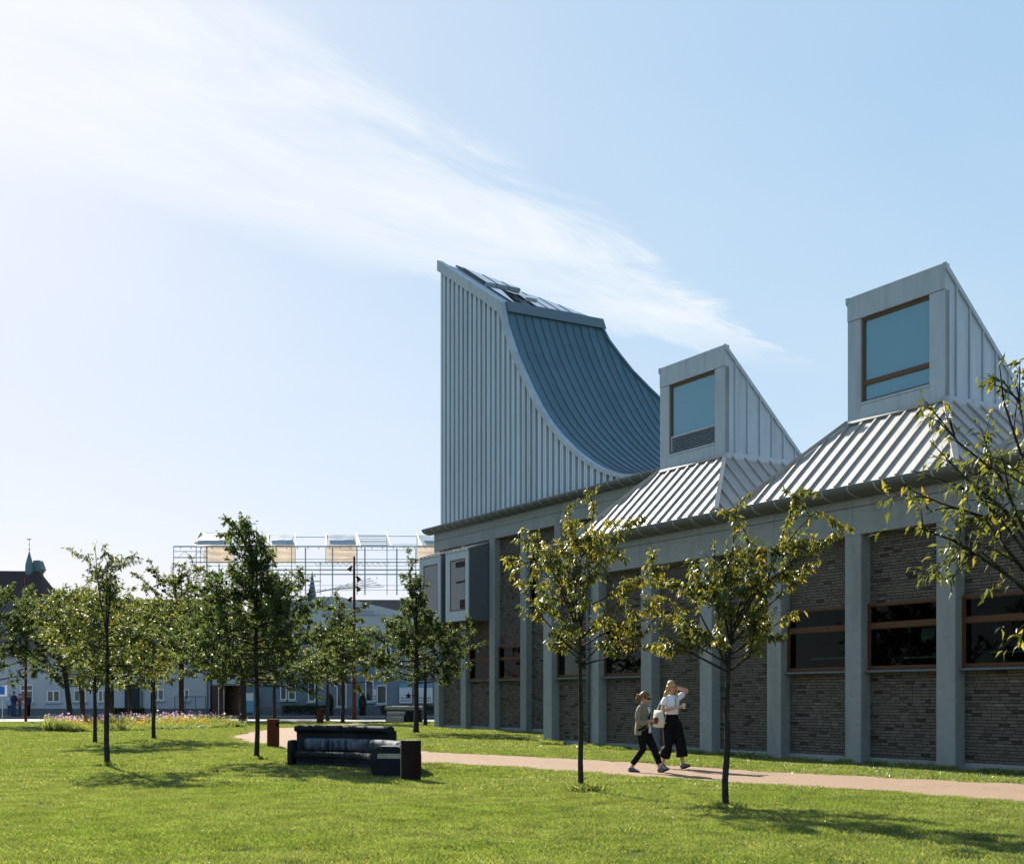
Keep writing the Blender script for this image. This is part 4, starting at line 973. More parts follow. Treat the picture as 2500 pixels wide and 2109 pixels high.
def bin_(x, yb, label, dia=0.37, hh=0.83, rot=0.0, mt='rust'):
    p = G(x, yb); e = empty('litter_bin', p, rot, label=label, category='litter bin', group='rusty steel litter bins')
    n = 28; r = dia / 2; vs = []; fs = []; zs = [0.05, hh * 0.74, hh * 0.90, hh]
    for z in zs:
        for k in range(n): t = 2 * math.pi * k / n; vs.append((r * math.cos(t), r * math.sin(t), z))
    for j in range(3):
        for k in range(n):
            if j == 1 and (k in (24, 25, 26, 27, 0, 1)): continue      # throw-in slot
            fs.append((j * n + k, j * n + (k + 1) % n, (j + 1) * n + (k + 1) % n, (j + 1) * n + k))
    b = MB(); b.add(vs, fs); b.build('body', MT[mt], e, smooth=True)
    b = MB(); b.tube([(0, 0, hh - 0.002), (0, 0, hh + 0.012)], r * 1.03, 28); b.build('lid', MT[mt], e)
    b = MB(); b.tube([(0, 0, 0.06), (0, 0, hh * 0.72)], r * 0.94, 20); b.build('liner', MT['black'], e)
    b = MB(); b.tube([(0, 0, 0), (0, 0, 0.06)], r * 0.9, 20); b.build('foot', MT['black'], e)
    return e
bin_(667, 1824.5, 'rusty cylindrical litter bin standing on the gravel left of the dark sofa', 0.36)
bin_(781.5, 1766.5, 'small far orange rusty litter bin in front of the shop house hedge', 0.38)
bin_(1003, 1908, 'near dark litter bin in shade at the right end of the sofa', 0.36, 0.72, 1.0, 'rust_shaded')

# ---- concrete sofas
def sofa_mat():
    m = mat('painted_concrete', (0.13, 0.16, 0.19), 0.8, 0.25, 5, bump=0.4, bscale=50)
    t = m.node_tree; b = t.nodes['Principled BSDF']; tcn = t.nodes.new('ShaderNodeTexCoord')
    mpn = t.nodes.new('ShaderNodeMapping'); mpn.inputs['Scale'].default_value = (9, 9, 0.6); t.links.new(tcn.outputs['Object'], mpn.inputs[0])
    n = t.nodes.new('ShaderNodeTexNoise'); n.inputs['Scale'].default_value = 1.0; n.inputs['Detail'].default_value = 6; n.inputs['Roughness'].default_value = 0.7; t.links.new(mpn.outputs[0], n.inputs['Vector'])
    r = t.nodes.new('ShaderNodeValToRGB'); e = r.color_ramp.elements; e[0].position = 0.36; e[0].color = (0.012, 0.018, 0.028, 1); e[1].position = 0.64; e[1].color = (0.13, 0.155, 0.185, 1)
    t.links.new(n.outputs[0], r.inputs[0]); t.links.new(r.outputs[0], b.inputs['Base Color'])
    return m
SOF = sofa_mat(); SOFD = mat('shaded_concrete', (0.014, 0.018, 0.022), 0.8, 0.3, 4, bump=0.4, bscale=50, dark=(0.05, 0.05, 0.05), dscale=2.5, damt=0.4); SOFL = mat('pale_concrete', (0.36, 0.33, 0.28), 0.85, 0.15, 5, bump=0.3, dark=(0.2, 0.16, 0.12), dscale=2, damt=0.5)  # SOFD: tree shade on the sofa put into the concrete colour
def sweep(path, nrm, profile, m, name, parent, closed_ends=True):
    """profile of (d, z): d measured along nrm (outwards/back) from the path"""
    vs = []; fs = []; n = len(profile)
    for p, q in zip(path, nrm):
        for (d, z) in profile: vs.append((p[0] + q[0] * d, p[1] + q[1] * d, z))
    for i in range(len(path) - 1):
        for k in range(n): fs.append((i * n + k, i * n + (k + 1) % n, (i + 1) * n + (k + 1) % n, (i + 1) * n + k))
    if closed_ends: fs.append(tuple(range(n))); fs.append(tuple((len(path) - 1) * n + k for k in range(n))[::-1])
    me = new_mesh(name, vs, fs, m, True)
    o = link(name, me, parent)
    md = o.modifiers.new('edge', 'EDGE_SPLIT'); md.split_angle = R_(40)
    return o
def resample(pts, n):
    P = [Vector(p) for p in smooth_poly([Vector((*p, 0)) for p in pts], 3)]
    d = [0]
    for i in range(len(P) - 1): d.append(d[-1] + (P[i + 1] - P[i]).length)
    o = []; nr = []
    for k in range(n):
        s = d[-1] * k / (n - 1); i = max(j for j in range(len(d)) if d[j] <= s + 1e-9); i = min(i, len(P) - 2)
        t = (s - d[i]) / max(d[i + 1] - d[i], 1e-9); o.append(P[i].lerp(P[i + 1], t))
    for k in range(n):
        tn = (o[min(k + 1, n - 1)] - o[max(k - 1, 0)]).normalized(); nr.append(Vector((-tn.y, tn.x, 0)))
    return o, nr
def rnd_rect(d0, d1, z0, z1, r, n=4):
    pts = []
    for (cx, cz, a0) in ((d1 - r, z0 + r, -90), (d1 - r, z1 - r, 0), (d0 + r, z1 - r, 90), (d0 + r, z0 + r, 180)):
        for k in range(n + 1): a = R_(a0 + 90 * k / n); pts.append((cx + r * math.cos(a), cz + r * math.sin(a)))
    return pts
S1 = Vector((-3.5, 26.0, 0))
sofa = empty('concrete_sofa', S1, label='near dark curved concrete sofa with high rolled back standing on the lawn', category='sofa')
front = [(-4.62, 26.75), (-4.0, 26.6), (-3.45, 26.25), (-3.05, 25.7), (-2.82, 25.0), (-2.72, 24.2), (-2.7, 23.75)]
front = [(x - S1.x, y - S1.y) for x, y in front]
pth, nr = resample(front, 40)
nr = [-v if v.y < 0 and v.x < 0 else v for v in nr]
sweep(pth, nr, [(0.06, 0.0), (0.7, 0.0), (0.7, 0.30), (0.62, 0.315)] + [(0.08 + 0.07 * math.cos(R_(a)), 0.26 + 0.07 * math.sin(R_(a))) for a in (80, 110, 140, 170, 200, 230)] + [(0.05, 0.2), (0.10, 0.1)], SOFD, 'seat', sofa)
for a, c in ((0, 13), (13, 27), (27, 40)):
    sweep(pth[a:c + (1 if c < 40 else 0)][(1 if a else 0):], nr[a:c + (1 if c < 40 else 0)][(1 if a else 0):], rnd_rect(0.50, 0.84, 0.32, 0.595, 0.11, 5), SOF, 'back_cushion', sofa)
sweep(pth, nr, rnd_rect(0.68, 0.98, 0.0, 0.42, 0.03, 2), SOFD, 'base', sofa)
hb = [(-5.0 - S1.x + 0.25, 27.75 - S1.y), (-4.2 - S1.x, 27.6 - S1.y), (-3.3 - S1.x, 27.2 - S1.y), (-2.55 - S1.x, 26.55 - S1.y)]
hp, hn = resample(hb, 24)
hn = [-v if v.y < 0 else v for v in hn]
sweep(hp, hn, rnd_rect(0.0, 0.16, 0.0, 0.78, 0.04, 2), SOFD, 'high_back', sofa)
roll = [(-0.02 + 0.12 * math.cos(R_(a)), 0.80 + 0.075 * math.sin(R_(a))) for a in range(0, 360, 24)]
sweep(hp[:11], hn[:11], roll, SOFD, 'rolled_top', sofa); sweep(hp[11:], hn[11:], roll, SOFD, 'rolled_top', sofa)
# right arm: a scroll-ended block towards us
ar = [(-2.62 - S1.x, 23.95 - S1.y), (-2.60 - S1.x, 23.35 - S1.y)]
b = MB(); ax0, ax1, ay0, ay1 = -2.60 - S1.x, -1.98 - S1.x, 23.18 - S1.y, 23.8 - S1.y
prof_ = rnd_rect(ax0, ax1, 0.0, 0.58, 0.17, 7); b.prism([(x, ay0, z) for x, z in prof_], (0, ay1 - ay0, 0)); b.build('arm', SOFD, sofa)
b = MB(); b.box(ax0 + 0.12, ax1 + 0.02, ay0 - 0.012, ay0 + 0.01, 0.36, 0.45); b.build('arm_band', SOFL, sofa)
b = MB(); prof_ = rnd_rect(0, 0.32, 0.0, 0.62, 0.1, 4); lp = pth[0]; b.prism([(lp.x - 0.18, lp.y + 0.12 + d, z) for d, z in rnd_rect(0.0, 0.7, 0.0, 0.56, 0.12, 4)], (0.09, 0, 0)); b.build('arm', SOFD, sofa)

p2 = G(985, 1764)
far = empty('stone_sofa', p2, label='far pale concrete sofa block between thin trunks beside the museum corner', category='sofa')
s_ = p2.y / F
def W2(px_): return (px_ - 985) * s_
b = MB(); b.box(W2(941), W2(1030), 0.05, 0.75, 0, 0.78); b.build('back', SOFD, far)
b = MB(); b.prism([(W2(940), 0.0 + d, z) for d, z in [(0.1 + 0.14 * math.cos(R_(a)), 0.84 + 0.13 * math.sin(R_(a))) for a in range(0, 360, 30)]], (W2(1031) - W2(940), 0, 0)); b.build('rolled_top', SOFL, far)
b = MB(); b.prism([(W2(946), d, z) for d, z in rnd_rect(-0.45, 0.04, 0.40, 0.66, 0.11, 4)], (W2(991) - W2(946), 0, 0)); b.build('back_cushion', SOFL, far)
b = MB(); b.prism([(W2(947), d, z) for d, z in rnd_rect(-0.85, 0.02, 0.0, 0.40, 0.10, 4)], (W2(989) - W2(947), 0, 0)); b.build('seat', SOFL, far)
b = MB(); b.prism([(W2(993), d, z) for d, z in rnd_rect(-0.8, 0.03, 0.0, 0.76, 0.05, 3)], (W2(1031) - W2(993), 0, 0)); b.build('side_block', SOFD, far)
# ================================================================== TREES
LEAF = leafmat('cherry_leaf', [(0.0, (0.05, 0.062, 0.018)), (0.5, (0.10, 0.112, 0.03)), (0.78, (0.175, 0.175, 0.042)), (0.92, (0.30, 0.25, 0.035)), (1.0, (0.32, 0.19, 0.035))], 0.48, 0.38, 0.38, (1.5, 1.5, 0.75))
LEAFF = leafmat('far_leaf', [(0.0, (0.05, 0.068, 0.024)), (0.5, (0.10, 0.118, 0.042)), (0.78, (0.17, 0.175, 0.055)), (0.92, (0.32, 0.27, 0.05)), (1.0, (0.33, 0.21, 0.045))], 0.5, 0.5, 0.2, (1.45, 1.5, 0.85))
LEAFD = leafmat('dark_leaf', [(0.0, (0.04, 0.06, 0.026)), (0.6, (0.085, 0.108, 0.042)), (0.93, (0.14, 0.16, 0.05)), (1.0, (0.26, 0.21, 0.04))], 0.5, 0.5, 0.22, (1.45, 1.5, 0.85))
def leaf_template(curl=0.25):
    # along +x, flat in xy with folded midrib and drooping tip; unit length
    return np.array([(0, 0, 0), (0.42, 0.16, 0.07), (0.42, -0.16, 0.07), (0.5, 0, 0.0), (1.0, 0, -curl)]), [(0, 3, 1), (0, 2, 3), (1, 3, 4), (3, 2, 4)]
def frames(dirs, r):
    d = dirs / np.linalg.norm(dirs, axis=1)[:, None]
    upv = np.tile(np.array([0, 0, 1.0]), (len(d), 1)) + r.normal(size=d.shape) * 0.55
    y = np.cross(upv, d); y /= np.linalg.norm(y, axis=1)[:, None] + 1e-9
    z = np.cross(d, y)
    return d, y, z
def leaves_mesh(P, Dv, L, T, r, m, simple=False):
    d, y, z = frames(Dv, r); n = len(P)
    tv, tf = leaf_template()
    if simple: tv = np.array([(0, 0, 0), (0.5, 0.24, 0.07), (1, 0, -0.15), (0.5, -0.24, 0.07)]); tf = [(0, 3, 2), (0, 2, 1)]
    V = P[:, None, :] + L[:, None, None] * (tv[None, :, 0:1] * d[:, None, :] + tv[None, :, 1:2] * y[:, None, :] + tv[None, :, 2:3] * z[:, None, :])
    k = len(tv); FA = (np.arange(n)[:, None, None] * k + np.array(tf)[None]).reshape(-1, 3)
    me = bpy.data.meshes.new('crown')
    nv, nf = n * k, len(FA)
    me.vertices.add(nv); me.vertices.foreach_set('co', V.reshape(-1).astype(np.float32))
    me.loops.add(nf * 3); me.loops.foreach_set('vertex_index', FA.reshape(-1).astype(np.int32))
    me.polygons.add(nf); me.polygons.foreach_set('loop_start', (np.arange(nf) * 3).astype(np.int32))
    me.update(calc_edges=True)
    at = me.attributes.new('tone', 'FLOAT', 'FACE'); at.data.foreach_set('value', np.repeat(T, len(tf)).astype(np.float32))
    me.materials.append(m)
    return me
def curve_pts(a, c, bend, n=6):
    a, c = Vector(a), Vector(c)
    return [a.lerp(c, t) + Vector(bend) * (math.sin(math.pi * t)) for t in [i / (n - 1) for i in range(n)]]

def tree(label, base, hgt, cb, rad, nl=16, nleaf=4000, ll=0.10, yellow=0.15, seed=1, tr=0.05, shape='oval', lean=(0, 0), limbs=None, mat_=None, leaders=1, droop=0.35, singles=0, group='young trees on the lawn', name='cherry_tree', twig=(4, 8), spread=0.16, asym=None, tlen=(0.22, 0.42)):
    rr = random.Random(seed); r = np.random.default_rng(seed)
    e = empty(name, base, label=label, category='tree', group=group)
    top = Vector((lean[0], lean[1], hgt))
    tp = [Vector((lean[0] * t + (rr.uniform(-.02, .02) if 0 < i < 7 else 0), lean[1] * t + rr.uniform(-.015, .015), hgt * 0.93 * t)) for i, t in enumerate([0, 0.03, 0.12, 0.25, 0.4, 0.55, 0.7, 0.85, 1.0])]
    trad = [tr * 1.45, tr * 1.12, tr, tr * 0.95, tr * 0.85, tr * 0.62, tr * 0.42, tr * 0.25, tr * 0.1]
    b = MB(); b.tube(tp, trad, 10); b.build('trunk', MT['bark'], e, smooth=True)
    def trunk_at(z):
        t = min(max(z / (hgt * 0.93), 0), 1); return Vector((lean[0] * t, lean[1] * t, z))
    LM = []
    if limbs:
        for (z0, pts) in limbs: LM.append([trunk_at(z0)] + [Vector(p) for p in pts])
    for i in range(nl):
        t = (i + rr.uniform(0.1, 0.9)) / nl
        z = cb + (hgt - cb) * t * 0.82
        if shape == 'oval': f_ = math.sin(math.pi * (0.22 + 0.72 * t)) ** 0.8
        elif shape == 'pyr': f_ = (1 - t) ** 0.75 * (0.75 + 0.25 * min(t * 8, 1))
        elif shape == 'bell': f_ = 0.82 * math.exp(-((t - 0.15) / 0.34) ** 2) + 0.32 * (1 - t) + 0.07
        elif shape == 'broad': f_ = math.sin(math.pi * (0.30 + 0.62 * t)) ** 0.6
        else: f_ = 0.55 + 0.45 * math.sin(math.pi * t)
        az = i * 2.39996 + rr.uniform(-.5, .5)
        ln = rad * f_ * rr.uniform(0.72, 1.12)
        if asym: ln *= 1 + asym[0] * math.cos(az - asym[1])
        rise = ln * rr.uniform(0.35, 0.8) * (0.55 + t)
        a = trunk_at(z); c = a + Vector((math.cos(az) * ln, math.sin(az) * ln, rise))
        if c.z > hgt * 0.99: c.z = hgt * 0.99
        LM.append(curve_pts(a, c, (rr.uniform(-.05, .05), rr.uniform(-.05, .05), -0.10 * ln), 5))
    for k in range(leaders):
        a = trunk_at(hgt * rr.uniform(0.5, 0.62)); az = rr.uniform(0, 6.28) if k else 2.6
        sp_ = spread * rr.uniform(0.7, 1.3) * hgt * 0.5
        c = Vector((lean[0] + math.cos(az) * sp_, lean[1] + math.sin(az) * sp_, hgt * (1.0 if k == 0 else rr.uniform(0.88, 0.98))))
        LM.append(curve_pts(a, c, (math.cos(az) * 0.06, math.sin(az) * 0.06, 0), 6))
    segs = []; br = MB()
    for pl in LM:
        tot = sum((pl[i + 1] - pl[i]).length for i in range(len(pl) - 1))
        r0 = min(tr * 0.42, 0.006 + 0.010 * tot)
        br.tube(pl, [r0 * (1 - 0.8 * i / (len(pl) - 1)) for i in range(len(pl))], 5)
        for i in range(len(pl) - 1):
            f0 = i / (len(pl) - 1)
            if f0 >= 0.35: segs.append((pl[i], pl[i + 1], 0.5))
        ntw = rr.randint(*twig)
        if tot < 0.5: ntw = max(2, ntw // 2)
        for k in range(ntw):
            s = rr.uniform(0.25, 1.0); i = min(int(s * (len(pl) - 1)), len(pl) - 2); q = pl[i].lerp(pl[i + 1], s * (len(pl) - 1) - i)
            dirn = (pl[i + 1] - pl[i]).normalized()
            tl = min(tot, 1.6) * rr.uniform(*tlen) * (1.15 - 0.5 * s) + 0.10
            dv = (dirn * 0.8 + Vector((rr.gauss(0, .7), rr.gauss(0, .7), rr.gauss(0.15, .5)))).normalized() * tl
            mid = q + dv * 0.5 + Vector((0, 0, 0.05 * tl)); end = q + dv + Vector((0, 0, -0.08 * tl))
            br.tube([q, mid, end], [r0 * 0.3 + 0.002, r0 * 0.2 + 0.002, 0.002], 4, cap=False)
            segs += [(q, mid, 0.7), (mid, end, 1.2)]
            if tl > 0.35:
                for j in range(2):
                    q2 = q + dv * rr.uniform(0.4, 0.9); d2 = (dv.normalized() * 0.6 + Vector((rr.gauss(0, .6), rr.gauss(0, .6), rr.gauss(0, .5)))).normalized() * tl * 0.5
                    br.tube([q2, q2 + d2], [0.004, 0.0015], 3, cap=False); segs.append((q2, q2 + d2, 1.1))
    br.build('branches', MT['bark'], e)
    A = np.array([s[0] for s in segs]); B = np.array([s[1] for s in segs]); W = np.array([s[2] for s in segs]) * np.linalg.norm(B - A, axis=1); W /= W.sum()
    idx = r.choice(len(segs), nleaf, p=W); tt = r.uniform(0, 1, (nleaf, 1))
    P = A[idx] * (1 - tt) + B[idx] * tt
    dv = B[idx] - A[idx]; dv /= np.linalg.norm(dv, axis=1)[:, None] + 1e-9
    Dv = dv * 0.55 + r.normal(size=P.shape) * 0.42 + np.array([0, 0, -droop])
    P = P + r.normal(size=P.shape) * 0.02
    Lf = ll * r.uniform(0.6, 1.2, nleaf)
    patch = np.sin(P[:, 0] * 2.3 + seed) * np.cos(P[:, 2] * 1.9 + seed * 2) * 0.5 + 0.5
    st = r.uniform(0, 1, len(segs)); sy = r.uniform(0, 1, len(segs)) < 0.35
    T = np.clip(0.55 * st[idx] + 0.45 * r.uniform(0, 1, nleaf), 0, 1) * 0.78; ym = r.uniform(0, 1, nleaf) < yellow * (0.3 + 0.9 * patch) * np.where(sy[idx], 2.0, 0.35); T[ym] = r.uniform(0.78, 1.0, ym.sum())
    m_ = (mat_ if mat_ is not None and (mat_ is not LEAF or singles) else None) or (LEAF if singles else LEAFF)
    if singles:
        tv, tf = leaf_template(); sh = [new_mesh('leaf', tv, tf, m_, tones=[x] * 4) for x in np.linspace(0.02, 0.98, 14)]
        order = np.argsort(-Lf)[:singles]; d, y, z = frames(Dv, r); keep = np.ones(nleaf, bool); keep[order] = False
        me = leaves_mesh(P[keep], Dv[keep], Lf[keep], T[keep], r, m_)
        cr = link('crown', me, e, kind='stuff')
        for i in order:
            mx = Matrix(((d[i][0] * Lf[i], y[i][0] * Lf[i], z[i][0] * Lf[i], P[i][0]), (d[i][1] * Lf[i], y[i][1] * Lf[i], z[i][1] * Lf[i], P[i][1]), (d[i][2] * Lf[i], y[i][2] * Lf[i], z[i][2] * Lf[i], P[i][2]), (0, 0, 0, 1)))
            o = link('leaf', sh[min(13, int(T[i] * 14))], cr); o.matrix_local = mx
    else:
        link('crown', leaves_mesh(P, Dv, Lf, T, r, m_, simple=ll > 0.105), e)
    return e

def limbs_px(bx, by, lst, seed):
    """limbs drawn as (start height px y, [(x, y) ...]) for a tree standing at pixel (bx, by); depth wanders a little"""
    rr = random.Random(seed); p0 = G(bx, by); o = []
    for (ys, pts) in lst:
        z0 = D(bx, ys, p0.y).z; dy = rr.uniform(-0.9, 0.9); q = []
        for k, (x, y) in enumerate(pts):
            yy = p0.y + dy * (k + 1) / len(pts) * 0.9; w_ = D(x, y, yy); q.append(w_ - p0)
        o.append((z0, q))
    return o
# two near yellowing cherries in front of the facade
t1 = limbs_px(1417, 1934, [(1625, [(1480, 1605), (1560, 1575), (1640, 1590)]), (1625, [(1470, 1570), (1540, 1520), (1600, 1470)]), (1600, [(1370, 1560), (1310, 1490), (1270, 1420)]), (1610, [(1380, 1580), (1330, 1560)]),
    (1560, [(1500, 1480), (1570, 1410), (1590, 1330)]), (1570, [(1380, 1450), (1345, 1390), (1330, 1340)]), (1540, [(1440, 1400), (1500, 1330), (1540, 1260)]), (1500, [(1430, 1380), (1445, 1280), (1452, 1215)]), (1550, [(1360, 1420), (1300, 1380), (1275, 1370)]), (1580, [(1500, 1530), (1590, 1510), (1660, 1500)])], 3)
tree('yellowing cherry tree left of the two walking women', G(1417, 1934), 4.3, 2.2, 0.85, 22, 7800, 0.092, 0.34, 21, 0.042, 'oval', limbs=t1, leaders=2, singles=300, droop=0.75, tlen=(0.12, 0.28))
t2 = limbs_px(1770, 1979, [(1640, [(1830, 1600), (1850, 1500), (1880, 1400), (1920, 1280), (1960, 1190)]), (1640, [(1700, 1600), (1640, 1560), (1590, 1530)]), (1630, [(1740, 1560), (1700, 1480), (1690, 1400)]), (1600, [(1800, 1500), (1830, 1380), (1820, 1280)]),
    (1560, [(1850, 1440), (1930, 1380), (2040, 1310)]), (1560, [(1760, 1450), (1790, 1330), (1800, 1230)]), (1600, [(1840, 1560), (1900, 1520), (1960, 1490)]), (1540, [(1880, 1380), (1950, 1290), (2000, 1240)]), (1620, [(1690, 1570), (1650, 1530)]), (1580, [(1850, 1500), (1920, 1440), (1960, 1400)])], 8)
tree('yellowing cherry tree right of the two walking women, leaning right', G(1770, 1979), 3.6, 1.95, 0.66, 17, 6800, 0.096, 0.30, 33, 0.043, 'oval', lean=(0.08, 0.0), limbs=t2, leaders=1, singles=300, droop=0.75, tlen=(0.12, 0.28))
# the near tree whose branches reach in from the right edge
b3 = Vector((5.25, 10.6, 0)); X3 = lambda x, y, Y=10.4: D(x, y, Y) - b3
t3 = []
for (z0, pl) in [(2.1, [(2560, 1480), (2440, 1390), (2330, 1320), (2250, 1290), (2130, 1300)]), (2.2, [(2540, 1440), (2450, 1330), (2400, 1260), (2300, 1230), (2210, 1190)]), (2.4, [(2520, 1330), (2440, 1160), (2340, 1080), (2260, 980)]),
    (2.5, [(2540, 1250), (2490, 1100), (2450, 980), (2440, 890)]), (2.1, [(2560, 1500), (2480, 1420), (2400, 1350), (2300, 1370)]), (2.3, [(2540, 1380), (2460, 1250), (2350, 1160), (2270, 1075)]), (2.6, [(2540, 1200), (2500, 1050), (2480, 930)]), (2.2, [(2570, 1440), (2470, 1300), (2380, 1200), (2230, 1150)])]:
    t3.append((z0, [X3(x, y, 10.5 + 0.18 * math.sin(x * 0.05 + z0 * 9)) for x, y in pl]))
tree('near tree at the right edge reaching sparse branches into view', b3, 4.4, 2.3, 0.5, 1, 950, 0.106, 0.16, 57, 0.05, 'oval', limbs=t3, leaders=0, singles=300, droop=0.55, twig=(5, 8), mat_=LEAF, tlen=(0.14, 0.28))
# mid and far trees
tree('tall dark bushy tree beside the rusty bin, left of the sofa', G(626.5, 1854), 5.95, 1.75, 2.05, 64, 23000, 0.108, 0.03, 71, 0.055, 'bell', mat_=LEAFD, leaders=4, spread=0.14, twig=(5, 9))
tree('slim tree with two upright top shoots at left, casting a shadow on the open lawn', G(260.6, 1873.5), 4.75, 1.85, 1.35, 28, 8000, 0.105, 0.07, 72, 0.055, 'bell', leaders=3, spread=0.12)
tree('slim trunk tree directly behind the left tree with two top shoots', G(232, 1815), 4.9, 2.2, 1.9, 28, 8000, 0.125, 0.16, 73, 0.06, 'oval', leaders=2, spread=0.2)
tree('slender tree standing before the middle of the flower bed', G(375.4, 1805), 4.9, 1.9, 1.9, 30, 9000, 0.125, 0.12, 74, 0.065, 'oval', leaders=2)
tree('dense tree in front of the museum oriel window', G(1016, 1790), 7.1, 2.0, 2.2, 58, 17000, 0.13, 0.05, 75, 0.10, 'bell', mat_=LEAFD, leaders=3, spread=0.12)
tree('thin trunk tree behind the dense tree by the museum corner', G(1038, 1772), 5.8, 2.4, 1.3, 22, 4500, 0.14, 0.15, 76, 0.09, 'oval')
tree('narrow tree left of the tall lamp pole in front of the shop house', G(837, 1766), 7.0, 2.2, 2.3, 40, 11000, 0.17, 0.10, 77, 0.10, 'bell', leaders=2, spread=0.07)
tree('thin tree beside the small far rusty bin', G(800, 1759), 5.8, 2.3, 2.2, 26, 7000, 0.17, 0.10, 78, 0.10, 'oval')
tree('thin far tree behind the trunk of the tall dark bushy tree', G(670, 1756), 5.8, 2.2, 2.6, 28, 8000, 0.18, 0.12, 79, 0.11, 'oval')
tree('thick dark trunk tree at the right end of the flower bed', G(593, 1759), 7.4, 2.5, 3.6, 38, 13000, 0.19, 0.06, 80, 0.20, 'broad', mat_=LEAFD, group='grown trees along the street')
tree('tall open tree rising over the flower bed with a flat wide top', G(443, 1757), 9.9, 2.8, 3.9, 40, 13000, 0.19, 0.05, 81, 0.17, 'broad', leaders=3, spread=0.25, mat_=LEAF, group='grown trees along the street')
tree('leaning tree left of the flower bed with a dark dense crown', G(173, 1771), 7.0, 2.0, 2.9, 38, 14000, 0.16, 0.05, 82, 0.14, 'broad', lean=(-0.7, 0), mat_=LEAFD, group='grown trees along the street')
tree('dark tree behind the left end of the flower bed', G(203.5, 1759), 6.8, 2.1, 3.0, 34, 11000, 0.18, 0.10, 83, 0.16, 'broad', lean=(-0.4, 0), mat_=LEAF, group='grown trees along the street')
tree('thick trunk tree hidden behind the slim left trees', G(271, 1760), 6.8, 2.1, 3.2, 34, 11000, 0.18, 0.12, 84, 0.2, 'broad', mat_=LEAF, group='grown trees along the street')
tree('dark tree cut by the left edge of the picture', G(-35, 1772), 7.2, 1.9, 2.9, 38, 12000, 0.16, 0.03, 85, 0.15, 'broad', mat_=LEAFD, group='grown trees along the street')
tree('yellow tinged tree between the slim left trees and the white house', G(318, 1758), 7.4, 2.2, 3.2, 34, 11000, 0.18, 0.20, 86, 0.13, 'oval', group='grown trees along the street')
tree('dark round tree behind the tall bushy tree at centre left', G(540, 1757), 7.2, 2.2, 3.4, 34, 11000, 0.19, 0.08, 87, 0.14, 'broad', mat_=LEAFD, group='grown trees along the street')

